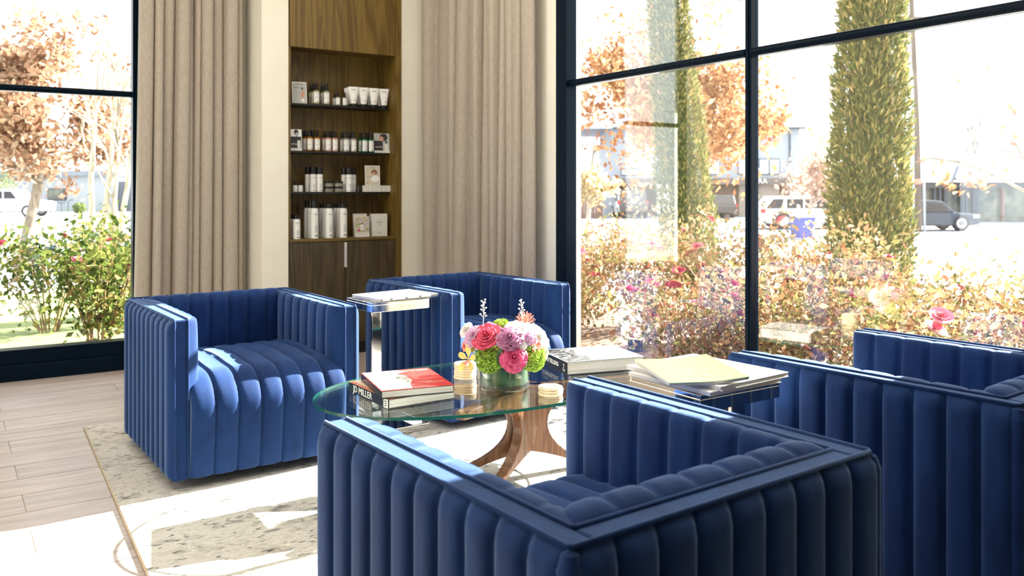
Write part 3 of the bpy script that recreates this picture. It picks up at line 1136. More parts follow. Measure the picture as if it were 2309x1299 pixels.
def cluster_parts(R, mat='floret', n=150, petals=4, size=0.0085, squash=0.9, name='floret_head'):
    def f(t):
        b = MB()
        for i in range(n):
            ph = math.acos(1 - 1.55 * (i + 0.5) / n)
            th = i * 2.39996
            nrm = Vector((math.sin(ph) * math.cos(th), math.sin(ph) * math.sin(th), math.cos(ph)))
            c = nrm * R * random.uniform(0.82, 1.05)
            c.z *= squash
            q = nrm.to_track_quat('Z', 'Y')
            tw = random.uniform(0, 6)
            for k in range(petals):
                a = tw + 2 * PI * k / petals
                s = size * random.uniform(0.8, 1.2)
                loc = [(0, 0, 0), (s * 0.6, s * 0.42, s * 0.25), (s * 1.05, 0, s * 0.35 * random.uniform(-1, 1)), (s * 0.6, -s * 0.42, s * 0.25)]
                vs = []
                for x, y, z in loc:
                    v = Vector((x * math.cos(a) - y * math.sin(a), x * math.sin(a) + y * math.cos(a), z))
                    vs.append(c + q @ v)
                b.add(vs, [(0, 1, 2, 3)], 0, False)
        o = b.build(name, mat, t)
        o['kind'] = 'stuff'
        MB().lathe([(0, R * 0.72 * squash), (0.45 * R, R * 0.6 * squash), (0.7 * R, 0.1 * R), (0.5 * R, -0.4 * R), (0, -0.6 * R)], 12).build('core', 'leaf_green' if mat == 'floret' else mat, t)
    return f


def orchid_parts(R, mat):
    def f(t):
        for k in range(5):
            b = MB()
            petal(b, 2 * PI * k / 5 + 0.3, 0.55, 0.03 * R, R * (1.0 if k % 2 else 0.85), 0, 0.18 * R * random.uniform(0.2, 1.6), 0.3, 0.02 * R, 0.55)
            b.build('petal', mat, t, solid=0.0006)
        b = MB()
        petal(b, -1.3, 0.9, 0.02 * R, 0.4 * R, 0.05 * R, 0.4 * R, 0.2)
        b.build('lip', 'petal_coral', t)
    return f


def spike_parts(R):
    def f(t):
        for i in range(34):
            ph = math.acos(1 - 0.9 * (i + .5) / 34)
            th = i * 2.39996
            v = Vector((math.sin(ph) * math.cos(th), math.sin(ph) * math.sin(th), math.cos(ph)))
            MB().tube([v * R * 0.2, v * R * 0.7 + Vector((0, 0, R * 0.1)), v * R + Vector((0, 0, R * 0.25))], [0.0016, 0.0013, 0.0018], 5).build('stamen', 'petal_coral', t)
    return f


def sprig_parts(h):
    def f(t):
        MB().tube([(0, 0, -0.02), (0.002, 0, h * 0.5), (0, 0, h)], 0.0012, 5).build('stalk', 'petal_white', t)
        for i in range(11):
            z = h * (0.25 + 0.75 * i / 10)
            a = i * 2.4
            r = 0.011 * (1.15 - 0.5 * i / 10)
            e = (r * math.cos(a), r * math.sin(a), z + 0.008)
            MB().tube([(0, 0, z - 0.003), e], 0.0006, 4).build('stalklet', 'petal_white', t)
            b = MB()
            b.lathe([(0, -0.003), (0.003, -0.001), (0.0042, 0.003), (0, 0.0035)], 8, 0, e)
            b.build('pod', 'petal_white', t)
    return f


def leaf_parts(L, W, mat):
    def f(t):
        b = MB()
        pts = []
        for i in range(9):
            u = i / 8
            w = W * math.sin(u * PI) ** 0.7
            pts.append([(s * w, u * L - L * 0.3, 0.15 * L * u * u - 0.25 * w * (1 - abs(s)) - 0.3 * abs(s) * 0) for s in (-1, -0.5, 0, 0.5, 1)])
        b.grid(pts)
        b.build('blade', mat, t, solid=0.0006)
    return f


flower('rose', 'magenta rose at the front of the bouquet', 1159, 806, 0.125, (0.05, 1, 0.35), rose_parts(0.043, 'petal_magenta'))
flower('rose', 'crimson rose at the upper left of the bouquet', 1097, 757, 0.085, (-0.35, 0.8, 0.75), rose_parts(0.040, 'petal_red', 5, 0.02, 1.15))
flower('ornamental_kale', 'dusky purple ruffled bloom above the magenta rose', 1149, 762, 0.11, (0.0, 0.9, 0.7), rose_parts(0.040, 'petal_purple', 6, 0.13))
flower('ornamental_kale', 'lilac ruffled bloom at the left of the bouquet', 1067, 757, 0.05, (-0.6, 0.7, 0.6), rose_parts(0.036, 'petal_lilac', 6, 0.13))
flower('hydrangea', 'large green hydrangea head at the lower left of the bouquet', 1104, 808, 0.07, (-0.25, 1, 0.3), cluster_parts(0.058, n=260))
flower('hydrangea', 'green hydrangea head right of the magenta rose', 1201, 808, 0.06, (0.55, 0.9, 0.25), cluster_parts(0.050, n=220))
flower('hydrangea', 'small green hydrangea head at the top of the bouquet', 1130, 738, 0.0, (0, 0.5, 1), cluster_parts(0.036, n=120))
flower('white_bloom', 'large white bloom at the top right of the bouquet', 1173, 746, 0.045, (0.2, 0.6, 0.9), rose_parts(0.048, 'petal_white', 6, 0.03))
flower('white_bloom', 'white bloom at the far right of the bouquet', 1216, 757, -0.01, (0.75, 0.5, 0.6), rose_parts(0.042, 'petal_white', 5, 0.03))
flower('white_bloom', 'small white bloom at the far left of the bouquet', 1050, 743, -0.01, (-0.7, 0.5, 0.6), rose_parts(0.026, 'petal_white', 4))
flower('white_bloom', 'cream bud between purple bloom and right hydrangea', 1176, 777, 0.105, (0.3, 0.9, 0.5), rose_parts(0.020, 'petal_white', 4))
flower('blush_bloom', 'blush white bloom low on the right of the bouquet', 1221, 786, 0.02, (0.85, 0.6, 0.3), rose_parts(0.036, 'petal_blush', 5, 0.04))
flower('lily_bloom', 'coral lily between the blush bloom and right hydrangea', 1207, 779, 0.075, (0.6, 0.9, 0.3), orchid_parts(0.03, 'petal_coral'))
flower('orchid', 'yellow orchid at the lower left of the bouquet', 1056, 810, 0.06, (-0.7, 0.9, 0.2), orchid_parts(0.052, 'petal_yellow'))
flower('lily_bloom', 'pale lily with pointed petals at the top of the bouquet', 1117, 735, 0.0, (-0.1, 0.3, 1), orchid_parts(0.042, 'petal_white'))
flower('lilac_cluster', 'cluster of tiny lilac flowers on the right of the bouquet', 1194, 764, 0.075, (0.4, 0.8, 0.6), cluster_parts(0.026, 'petal_lilac', 70, 4, 0.007))
flower('pink_bud', 'small pink bud at the left of the bouquet', 1047, 780, 0.02, (-0.9, 0.4, 0.2), rose_parts(0.018, 'petal_coral', 3))
flower('pincushion_flower', 'coral spiky bloom at the top of the bouquet', 1183, 731, -0.02, (0.1, 0.2, 1), spike_parts(0.042))
flower('white_sprig', 'left white seed-pod sprig rising above the bouquet', 1089, 730, 0.0, (0.03, 0.05, 1), sprig_parts(0.088))
flower('white_sprig', 'right white seed-pod sprig rising above the bouquet', 1177, 727, 0.0, (-0.03, 0.05, 1), sprig_parts(0.082))
flower('leaf_sprig', 'dark green leaf beside the magenta rose', 1128, 815, 0.12, (-0.1, 1, 0.2), leaf_parts(0.07, 0.016, 'leaf_green'), 'leaf')
flower('leaf_sprig', 'pale green leaf at the right edge of the bouquet', 1230, 800, 0.03, (0.7, 0.8, 0.3), leaf_parts(0.05, 0.018, pm('pale_leaf', (0.45, 0.58, 0.22), 0.5)), 'leaf')
flower('yellow_petal_bloom', 'yellow pointed bloom standing above the yellow orchid', 1066, 786, 0.06, (-0.4, 1, 0.3), leaf_parts(0.055, 0.014, 'petal_yellow'), 'flower')
wrap = thing('leaf_wrap', 'broad dark green leaf lining the inside of the glass vase', 'leaf', (VX, VY, GZ))
pts = []
for k in range(41):
    a = 2 * PI * k / 40
    r = 0.0925 + 0.002 * math.sin(a * 9)
    pts.append([(r * math.cos(a), r * math.sin(a), z) for z in (0.018, 0.05, 0.08, 0.108 + 0.004 * math.sin(a * 5))])
MB().grid(pts).build('blade', 'leaf_green', wrap, solid=0.001)
MB().lathe([(0.0, 0.03), (0.07, 0.04), (0.085, 0.1), (0.0, 0.11)], 24).build('stem_bundle', 'leaf_green', wrap)

# ------------------------------------------------------------------ toiletries on the shelves
M['amber'] = pm('amber_liquid', (0.50, 0.20, 0.02), 0.12, Transmission_Weight=0.35)
M['pinkl'] = pm('pink_liquid', (0.62, 0.33, 0.26), 0.12, Transmission_Weight=0.35)
M['clear'] = pm('clear_liquid', (0.50, 0.48, 0.40), 0.1, Transmission_Weight=0.5)
M['greenl'] = pm('green_liquid', (0.02, 0.22, 0.09), 0.12, Transmission_Weight=0.35)
M['olive'] = pm('pale_olive_liquid', (0.42, 0.38, 0.16), 0.12, Transmission_Weight=0.4)


def curved_label(r, z0, z1, half, bars, n=10):
    b = MB()

    def patch(a0, a1, rr, za, zb, mat):
        pts = []
        for i in range(n + 1):
            a = -PI / 2 + a0 + (a1 - a0) * i / n
            pts.append([(rr * math.cos(a), rr * math.sin(a), za), (rr * math.cos(a), rr * math.sin(a), zb)])
        b.grid(pts, mat)
    patch(-half, half, r + 0.0004, z0, z1, 0)
    H = z1 - z0
    for (f0, f1, w0, w1, mat) in bars:
        patch(half * w0, half * w1, r + 0.0008, z0 + H * f0, z0 + H * f1, mat)
    return b


BARS = [(0.07, 0.115, -0.1, 0.75, 1), (0.86, 0.89, -0.5, 0.6, 2), (0.5, 0.515, -0.5, 0.5, 2), (0.44, 0.455, -0.5, 0.4, 2)]


def pump_bottle(r, hb, liquid, scale_cap=1.0):
    t = thing('spray_bottle', '', 'bottle')
    MB().lathe([(0, 0), (r - 0.002, 0), (r, 0.003), (r, hb - 0.008), (r * 0.8, hb - 0.002), (r * 0.45, hb), (r * 0.42, hb + 0.004), (0, hb + 0.004)], 18).build('bottle_body', liquid, t)
    c = 0.05 * scale_cap
    MB().lathe([(r * 0.55, hb + 0.001), (r * 0.55, hb + c * 0.35), (r * 0.46, hb + c * 0.4), (r * 0.44, hb + c * 0.9), (r * 0.38, hb + c), (0, hb + c)], 14).build('pump_cap', 'black', t)
    curved_label(r, hb * 0.10, hb * 0.86, 1.0, BARS).build('label', ['white', 'ink', 'grey_ink'], t)
    return t


def can(r, h, capr, caph, dome, name='spray_can'):
    t = thing(name, '', 'can' if name == 'spray_can' else 'bottle')
    hb = h - caph
    MB().lathe([(0, 0), (r - 0.001, 0), (r, 0.002), (r, hb - dome), (r * 0.93, hb - dome * 0.35), (capr, hb), (0, hb)], 20).build('can_body', 'white', t)
    MB().lathe([(capr, hb), (capr, h - 0.002), (capr - 0.002, h), (0, h)], 20).build('cap', 'black', t)
    curved_label(r, hb * 0.04, hb * 0.86, 1.0, [(0.05, 0.085, -0.1, 0.8, 1), (0.92, 0.94, -0.3, 0.8, 1), (0.2, 0.5, -0.1, 0.6, 2)]).build('label', ['white', 'ink', pm('pale_grey_print', (0.6, 0.6, 0.6), 0.5)], t)
    return t


def tube_bottle():
    t = thing('cream_tube', '', 'tube')
    pts = []
    for j in range(9):
        s = j / 8
        w = 0.0215 + (0.037 - 0.0215) * s
        dp = 0.0195 * (1 - s) ** 0.8 + 0.0012
        pts.append([(w * math.cos(a), dp * math.sin(a), 0.02 + 0.122 * s) for a in [2 * PI * k / 20 for k in range(21)]])
    MB().grid(pts).build('tube_body', 'white', t)
    MB().lathe([(0, 0), (0.021, 0), (0.0215, 0.002), (0.0215, 0.019), (0, 0.019)], 18).build('cap', 'black', t)
    b = MB()
    b.box(-0.016, 0.014, -0.0105, -0.0100, 0.118, 0.122)
    b.box(-0.006, 0.014, -0.0190, -0.0182, 0.042, 0.046)
    b.build('print', 'grey_ink', t)
    return t


def jar():
    t = thing('cream_jar', '', 'jar')
    MB().lathe([(0, 0), (0.033, 0), (0.0335, 0.002), (0.0335, 0.022), (0.031, 0.024), (0, 0.024)], 24).build('jar_glass', 'clear', t)
    MB().lathe([(0, 0.024), (0.033, 0.024), (0.033, 0.036), (0.032, 0.037), (0, 0.037)], 24).build('lid', 'black', t)
    return t


protos = {}


def proto(key, fn):
    if key not in protos:
        protos[key] = (fn(), [False])
    return protos[key]


def place(key, fn, px, Y, z, label, group, rz=None):
    root, used = proto(key, fn)
    X = onY(px, Y)[0]
    rz = math.radians(random.uniform(-6, 10) - 14) if rz is None else rz
    if not used[0]:
        used[0] = True
        root.location = (X, Y, z + 0.0006)
        root.rotation_euler = (0, 0, rz)
        tag(root, label, None, group)
        return root
    return dup(root, (X, Y, z + 0.0006), rz, label, group)


z1, z2, z3 = zs
FR, MD, BKK = SHY + 0.028, SHY + 0.085, SHY + 0.14
G1 = 'clear spray bottles on the top shelf'
pb = lambda liq, r=0.0225, h=0.1: (lambda: pump_bottle(r, h, liq))
place('olive', pb('olive'), 713, FR, z1, 'olive spray bottle with black pump, front of top shelf next to the card', G1)
place('olive', None, 736, FR, z1, 'olive spray bottle with black pump, front of top shelf next to the small bottles', G1)
for px in (702, 707.5):
    place('olive', None, px, MD if px > 705 else BKK, z1, 'olive spray bottle, %s of the row running back beside the top shelf card' % ('middle' if px > 705 else 'last'), G1)
for px in (726, 730):
    place('olive', None, px, MD if px > 728 else BKK, z1, 'olive spray bottle, %s of the row running back beside the short bottles' % ('middle' if px > 728 else 'last'), G1)
sb = lambda: pump_bottle(0.0172, 0.062, M['clear'], 0.62)
place('smallclear', sb, 762, FR, z1, 'short clear bottle, front of top shelf nearest the tall bottles', 'short clear bottles')
place('smallclear', None, 777, FR, z1, 'short clear bottle, front of top shelf nearest the white tubes', 'short clear bottles')
place('smallclear', None, 755, MD, z1, 'short clear bottle in the second row behind the front pair', 'short clear bottles')
for i, px in enumerate((797, 820, 843, 866)):
    place('tube', tube_bottle, px, FR, z1, ['leftmost', 'second', 'third', 'rightmost'][i] + ' white cream tube of the front row on top shelf', 'white cream tubes', math.radians(-12))
for i, (px, Y) in enumerate(((792, MD), (787, BKK), (813, MD), (836, MD), (858, MD))):
    place('tube', None, px, Y, z1, ['white cream tube just behind the leftmost front tube', 'white cream tube at the very back left of the tubes',
          'white cream tube behind the second front tube', 'white cream tube behind the third front tube', 'white cream tube behind the rightmost front tube'][i], 'white cream tubes', math.radians(-12))
for nm_, liq, fpx, rpx in (('amber', 'amber', (698, 715), (689, 705)), ('pink', 'pinkl', (740, 755), (732, 747)), ('clear', 'clear', (781, 797.5), (772, 789)), ('green', 'greenl', (822, 836.5), (813, 829))):
    for i, px in enumerate(fpx):
        place(liq, pb(liq, 0.0215, 0.1), px, FR, z2, '%s spray bottle, %s of the front pair on the second shelf' % (nm_, 'left' if i == 0 else 'right'), nm_ + ' spray bottles')
    for i, px in enumerate(rpx):
        place(liq, None, px, MD, z2, '%s spray bottle, %s of the rear pair on the second shelf' % (nm_, 'left' if i == 0 else 'right'), nm_ + ' spray bottles')
    if nm_ == 'amber':
        for i, px in enumerate((684, 699)):
            place(liq, None, px, BKK, z2, 'amber spray bottle at the very back %s of the second shelf' % ('left' if i == 0 else 'right'), 'amber spray bottles')
mini = lambda: can(0.0165, 0.072, 0.0065, 0.026, 0.004, 'mini_bottle')
place('mini', mini, 665.5, FR, z3, 'mini white bottle with thin black cap, left of its pair on the third shelf', 'mini white bottles')
place('mini', None, 677.5, FR, z3, 'mini white bottle with thin black cap, right of its pair on the third shelf', 'mini white bottles')
sham = lambda: can(0.0225, 0.175, 0.0222, 0.051, 0.003, 'capped_bottle')
for px, Y, lb in ((695, MD, 'rear white bottle of the left black-capped three on the third shelf'), (706, FR, 'front middle white bottle of the left black-capped three on the third shelf'), (720.5, FR, 'front right white bottle of the left black-capped three on the third shelf'),
                  (776.5, MD, 'rear left white bottle of the black-capped group right of the jars'), (787, FR, 'front left white bottle of the black-capped group right of the jars'), (796, MD, 'rear right white bottle of the black-capped group right of the jars')):
    place('sham', sham, px, Y, z3, lb, 'black-capped white bottles')
for i, px in enumerate((741, 763)):
    for k in range(2):
        place('jar', jar, px, FR + 0.02, z3 + k * 0.0375, '%s jar of the %s two-jar stack on the third shelf' % (('lower', 'upper')[k], ('left', 'right')[i]), 'clear jars with black lids')
tall = lambda: can(0.0268, 0.26, 0.0225, 0.05, 0.02)
midc = lambda: can(0.0275, 0.238, 0.0225, 0.03, 0.022)
shrt = lambda: can(0.026, 0.168, 0.021, 0.032, 0.018)
place('short', shrt, 668.5, YW + 0.04, ZC, 'short white can, front left corner of the counter', 'short white cans')
place('short', None, 661.5, YW + 0.11, ZC, 'short white can behind the front left one on the counter', 'short white cans')
for px, Y, lb in ((709, YW + 0.04, 'front'), (702, YW + 0.10, 'middle'), (694, YW + 0.16, 'rear')):
    place('tall', tall, px, Y, ZC, lb + ' can of the tallest white row on the counter', 'tallest white spray cans')
for j, base in enumerate((742, 774)):
    for q, (dx, Y, lb) in enumerate(((0, YW + 0.04, 'front'), (-7.5, YW + 0.10, 'middle'), (-15, YW + 0.16, 'rear'))):
        place('midcan', midc, base + dx, Y, ZC, '%s can of the %s row of flat-capped white cans' % (lb, ('left', 'right')[j]), 'flat-capped white spray cans')


def card(label, px0, px1, Y, z, h, lean=0.12, rz=0.0, base='offwhite'):
    X0, X1 = onY(px0, Y)[0], onY(px1, Y)[0]
    w = X1 - X0
    t = thing('display_card', label, 'card', ((X0 + X1) / 2, Y, z + 0.001))
    t.rotation_euler = (-lean, 0, rz)
    MB().box(-w / 2, w / 2, 0, 0.003, 0, h).build('card_board', base, t)

    def rect(nm_, x0, x1, z0, z1_, mat, dz=0.0006):
        MB().box(-w / 2 + x0 * w, -w / 2 + x1 * w, -dz, 0, z0 * h, z1_ * h).build(nm_, mat, t)

    def oval(nm_, cx_, cz_, rx, rz_, mat, dz=0.0012):
        b = MB()
        vs = [(-w / 2 + cx_ * w + rx * w * math.cos(a), -dz, cz_ * h + rz_ * h * math.sin(a)) for a in [2 * PI * k / 18 for k in range(18)]]
        b.add(vs, [tuple(range(18))])
        b.build(nm_, mat, t)
    return t, rect, oval


skin = pm('printed_skin', (0.55, 0.30, 0.20), 0.6)
hair = pm('printed_hair', (0.03, 0.03, 0.02), 0.6)
gp = pm('printed_grey', (0.42, 0.43, 0.42), 0.6)
t, rect, oval = card('grey advertising card with a dropper bottle picture on the top shelf', 660, 692, FR - 0.01, z1, 0.152, 0.16, -0.12)
rect('printed_ground', 0.05, 0.95, 0.03, 0.95, gp)
oval('printed_bottle', 0.72, 0.43, 0.13, 0.17, skin, 0.0010)
oval('printed_bottle_cap', 0.70, 0.69, 0.06, 0.06, 'ink')
oval('printed_vial', 0.72, 0.14, 0.12, 0.07, 'white')
rect('printed_heading', 0.3, 0.75, 0.885, 0.905, 'ink', 0.001)
rect('printed_line', 0.08, 0.45, 0.72, 0.74, 'ink', 0.001)
t, rect, oval = card('black and white advertising card at the left end of the second shelf', 656, 681, FR - 0.01, z2, 0.150, 0.14, -0.12)
rect('printed_ground', 0.0, 1.0, 0.12, 1.0, 'white')
rect('printed_coat', 0.0, 0.95, 0.12, 0.66, 'ink', 0.0008)
oval('printed_hair', 0.52, 0.86, 0.2, 0.13, hair, 0.0010)
oval('printed_face', 0.55, 0.76, 0.13, 0.10, gp)
rect('printed_bottle', 0.6, 0.88, 0.12, 0.48, 'offwhite', 0.0013)
put_text('STYLE', 0.017, 'white', t, (-0.012, -0.001, 0.045), (PI / 2, 0, 0))
t, rect, oval = card('dark advertising card with a tilted head at the right end of the second shelf', 845, 878.5, FR - 0.01, z2, 0.145, 0.12, -0.10)
rect('printed_ground', 0.0, 1.0, 0.1, 1.0, gp)
rect('printed_coat', 0.0, 0.55, 0.12, 0.62, 'ink', 0.0008)
oval('printed_hair', 0.62, 0.80, 0.26, 0.19, hair, 0.0010)
oval('printed_face', 0.47, 0.72, 0.15, 0.12, skin)
rect('printed_bottle', 0.66, 0.9, 0.08, 0.47, 'offwhite', 0.0012)
rect('printed_dropper', 0.73, 0.83, 0.48, 0.62, 'ink', 0.0012)
put_text('PROTECT', 0.014, 'white', t, (-0.020, -0.001, 0.042), (PI / 2, 0, 0))
boxz = 0.046
for i, (p0, p1, lb) in enumerate(((819.5, 839.5, 'leftmost'), (840.5, 860, 'middle'), (861, 880.5, 'rightmost'))):
    X0, X1 = onY(p0, FR - 0.02)[0], onY(p1, FR - 0.02)[0]
    t = thing('product_box', lb + ' of three small white boxes on the third shelf', 'box', ((X0 + X1) / 2, FR - 0.02, z3 + 0.0006), 0, 'small white product boxes')
    MB().box(-(X1 - X0) / 2, (X1 - X0) / 2, 0, 0.075, 0, boxz).build('carton', 'offwhite', t, bevel=0.001)
    b = MB()
    b.box(-0.016, 0.016, -0.0004, 0, 0.033, 0.0355)
    b.box(-0.013, 0.013, -0.0004, 0, 0.013, 0.0145)
    b.build('print', 'grey_ink', t)
X0, X1 = onY(807.5, FR)[0], onY(818, FR)[0]
t = thing('product_box', 'small black box left of the three white boxes', 'box', ((X0 + X1) / 2, FR, z3 + 0.0006))
MB().box(-(X1 - X0) / 2, (X1 - X0) / 2, 0, 0.07, 0, boxz).build('carton', 'black', t, bevel=0.001)
MB().box(-(X1 - X0) / 2, -(X1 - X0) / 2 + 0.002, -0.0005, 0, 0, boxz).build('edge_strip', 'grey_ink', t)
t, rect, oval = card('cream card with a curly-haired portrait standing on the small white boxes', 824, 857, FR + 0.005, z3 + boxz + 0.001, 0.145, 0.08, -0.06)
rect('printed_ground', 0.05, 0.95, 0.03, 0.95, pm('printed_cream', (0.60, 0.54, 0.44), 0.6))
oval('printed_hair', 0.62, 0.66, 0.2, 0.13, pm('printed_auburn', (0.16, 0.07, 0.03), 0.6), 0.0010)
oval('printed_face', 0.6, 0.61, 0.12, 0.09, skin)
oval('printed_shoulders', 0.66, 0.34, 0.3, 0.16, 'white', 0.0009)
rect('printed_heading', 0.32, 0.68, 0.885, 0.905, 'ink', 0.001)
rect('printed_line', 0.1, 0.5, 0.42, 0.445, 'grey_ink', 0.001)
rect('printed_square', 0.12, 0.2, 0.09, 0.13, 'ink', 0.001)
t, rect, oval = card('plain grey card standing behind the flower card on the counter', 797, 828, YW + 0.10, ZC, 0.165, 0.06, -0.05)
M['floral_print'] = nm('floral_print', [(0.3, (0.05, 0.08, 0.03)), (0.42, (0.32, 0.40, 0.16)), (0.5, (0.62, 0.55, 0.35)), (0.58, (0.40, 0.28, 0.48)), (0.7, (0.75, 0.68, 0.55))], 30, 3, 0.6)
t, rect, oval = card('small card with a colourful flower photograph on the counter', 801, 833, YW + 0.04, ZC, 0.146, 0.10, -0.04)
rect('printed_flowers', 0.04, 0.96, 0.22, 0.97, 'floral_print')
rect('printed_jar', 0.38, 0.62, 0.32, 0.62, 'offwhite', 0.001)
rect('printed_jar_lid', 0.4, 0.6, 0.62, 0.67, 'ink', 0.001)
oval('printed_berry', 0.28, 0.32, 0.09, 0.05, 'petal_red', 0.0012)
rect('printed_line', 0.2, 0.75, 0.15, 0.165, 'grey_ink', 0.001)
X0, X1 = onY(838.5, YW + 0.06)[0], onY(873, YW + 0.06)[0]
t = thing('product_box', 'tall white box with small printed crest at the right of the counter', 'box', ((X0 + X1) / 2, YW + 0.06, ZC + 0.0006), math.radians(-3))
hw = (X1 - X0) / 2
MB().box(-hw, hw, 0, 0.05, 0, 0.163).build('carton', 'offwhite', t, bevel=0.001)
b = MB()
b.box(-0.003, 0.003, -0.0004, 0, 0.112, 0.118)
b.box(-0.024, 0.024, -0.0004, 0, 0.099, 0.1025)
b.box(-0.014, 0.014, -0.0004, 0, 0.084, 0.0855)
b.box(-0.014, 0.014, -0.0004, 0, 0.026, 0.0275)
b.build('print', 'ink', t)
# ================================================================== outdoors
M['soil'] = nm('mulch', [(0.3, (0.070, 0.042, 0.028)), (0.7, (0.196, 0.119, 0.077))], 60, 5, 0.95)
M['lawn'] = nm('lawn', [(0.3, (0.112, 0.154, 0.042)), (0.7, (0.210, 0.252, 0.084))], 30, 5, 0.95)
M['concrete'] = nm('pale_concrete', [(0.3, (0.42, 0.41, 0.40)), (0.7, (0.48, 0.47, 0.46))], 4, 4, 0.9)
M['asphalt'] = nm('asphalt', [(0.3, (0.20, 0.21, 0.235)), (0.7, (0.25, 0.26, 0.285))], 3, 4, 0.9)
M['bark'] = nm('grey_bark', [(0.3, (0.10, 0.075, 0.055)), (0.7, (0.30, 0.25, 0.20))], 20, 4, 0.9, (1, 1, 0.3), 0.4)
M['bark_pale'] = nm('pale_bark', [(0.3, (0.32, 0.25, 0.20)), (0.7, (0.58, 0.50, 0.43))], 12, 4, 0.8, (1, 1, 0.3), 0.2)
M['twig'] = pm('rose_twig', (0.238, 0.154, 0.070), 0.8)
M['oak_leaf'] = leaf_mat('russet_oak_leaf', [(0.0, (0.238, 0.093, 0.043)), (0.35, (0.383, 0.170, 0.076)), (0.7, (0.493, 0.289, 0.145)), (1.0, (0.561, 0.391, 0.238))], 0.4)
M['oak_leaf_tan'] = leaf_mat('tan_oak_leaf', [(0.0, (0.221, 0.111, 0.068)), (0.4, (0.357, 0.204, 0.128)), (0.75, (0.468, 0.315, 0.212)), (1.0, (0.544, 0.416, 0.306))], 0.35)
M['cypress_leaf'] = leaf_mat('cypress_needles', [(0.0, (0.05, 0.07, 0.025)), (0.4, (0.12, 0.14, 0.045)), (0.75, (0.24, 0.21, 0.075)), (1.0, (0.36, 0.27, 0.12))], 0.25)
M['rose_leaf_gold'] = leaf_mat('golden_rose_leaf', [(0.0, (0.081, 0.081, 0.031)), (0.2, (0.186, 0.167, 0.062)), (0.45, (0.260, 0.167, 0.081)), (0.7, (0.223, 0.087, 0.050)), (0.85, (0.310, 0.211, 0.124)), (1.0, (0.372, 0.322, 0.236))], 0.4)
M['rose_leaf_green'] = leaf_mat('green_rose_leaf', [(0.0, (0.031, 0.056, 0.012)), (0.45, (0.099, 0.136, 0.031)), (0.8, (0.205, 0.223, 0.056)), (1.0, (0.310, 0.211, 0.087))], 0.4)
M['yellow_leaf'] = leaf_mat('pale_yellow_leaf', [(0.0, (0.50, 0.38, 0.20)), (1.0, (0.70, 0.58, 0.38))], 0.4)
M['pink_twig_leaf'] = leaf_mat('pinkish_leaf', [(0.0, (0.40, 0.25, 0.20)), (1.0, (0.62, 0.45, 0.36))], 0.4)
M['shrub_green'] = leaf_mat('shrub_leaf', [(0.0, (0.10, 0.14, 0.05)), (1.0, (0.30, 0.34, 0.14))], 0.3)
M['rose_pink'] = pm('garden_rose_pink', (0.496, 0.080, 0.144), 0.6)
M['car_white'] = pm('white_car_paint', (0.75, 0.76, 0.78), 0.2, 0, Coat_Weight=0.5)
M['car_blue'] = pm('slate_blue_car_paint', (0.035, 0.045, 0.07), 0.25, 0, Coat_Weight=0.3)
M['car_brown'] = pm('dark_brown_car_paint', (0.06, 0.045, 0.045), 0.25, 0, Coat_Weight=0.5)
M['car_glass'] = pm('dark_car_glass', (0.03, 0.025, 0.03), 0.08)
M['tyre'] = pm('tyre_rubber', (0.05, 0.04, 0.04), 0.8)
M['rim'] = pm('alloy_rim', (0.55, 0.55, 0.56), 0.3, 0.7)
M['taillight'] = pm('tail_light_red', (0.55, 0.04, 0.03), 0.3)
M['bld_white'] = pm('white_render', (0.36, 0.385, 0.43), 0.9)
M['bld_brown'] = nm('brown_cladding', [(0.4, (0.20, 0.115, 0.085)), (0.6, (0.25, 0.15, 0.115))], 6, 3, 0.8, (3, 3, 0.2))
M['bld_grey'] = pm('grey_render', (0.38, 0.40, 0.42), 0.9)
M['bld_trim'] = pm('dark_blue_trim', (0.04, 0.055, 0.085), 0.5)
M['bld_glass'] = nm('shop_glass', [(0.35, (0.056, 0.063, 0.056)), (0.65, (0.210, 0.210, 0.168))], 1.2, 4, 0.1)
M['roof_slate'] = nm('slate_roof', [(0.3, (0.208, 0.224, 0.264)), (0.7, (0.272, 0.288, 0.328))], 3, 3, 0.8)
M['pole_wood'] = nm('pole_wood', [(0.3, (0.10, 0.075, 0.06)), (0.7, (0.18, 0.14, 0.115))], 6, 3, 0.9, (1, 1, 0.1))
M['bin_blue'] = pm('blue_bin_plastic', (0.09, 0.10, 0.36), 0.5)


# ------------------------------------------------------------------ ground
def dist_out(x, y):
    return max(x - 3.22, y - 6.22, -(x + 2.6), -(y + 3.4))


def ground_z(x, y):
    d = dist_out(x, y)
    s = min(1.0, max(0.0, (d - 1.0) / 15.0))
    return -0.07 - 0.63 * s * s * (3 - 2 * s)


axis = sorted(set([round(v, 2) for v in list(np.arange(-12, 20, 0.5)) + list(np.arange(-60, -12, 4)) + list(np.arange(20, 120.1, 4)) + [3.22, 4.72, 6.22, 7.72]]))
xs = ys = axis
b = MB()
gv = [(x, y, ground_z(x, y)) for x in xs for y in ys]
gf, gm = [], []
for i in range(len(xs) - 1):
    for j in range(len(ys) - 1):
        xm, ym = (xs[i] + xs[i + 1]) / 2, (ys[j] + ys[j + 1]) / 2
        d = dist_out(xm, ym)
        side = xm - 3.22 > ym - 6.22
        gf.append((i * len(ys) + j, (i + 1) * len(ys) + j, (i + 1) * len(ys) + j + 1, i * len(ys) + j + 1))
        if d < (2.6 if side else 1.5):
            gm.append(0)
        elif d < (3.5 if side else 9):
            gm.append(1)
        elif d < 13:
            gm.append(2)
        else:
            gm.append(3)
b.v, b.f, b.m, b.s = gv, gf, gm, [False] * len(gf)
struct(b.build('ground', ['soil', 'lawn', 'concrete', 'asphalt']))


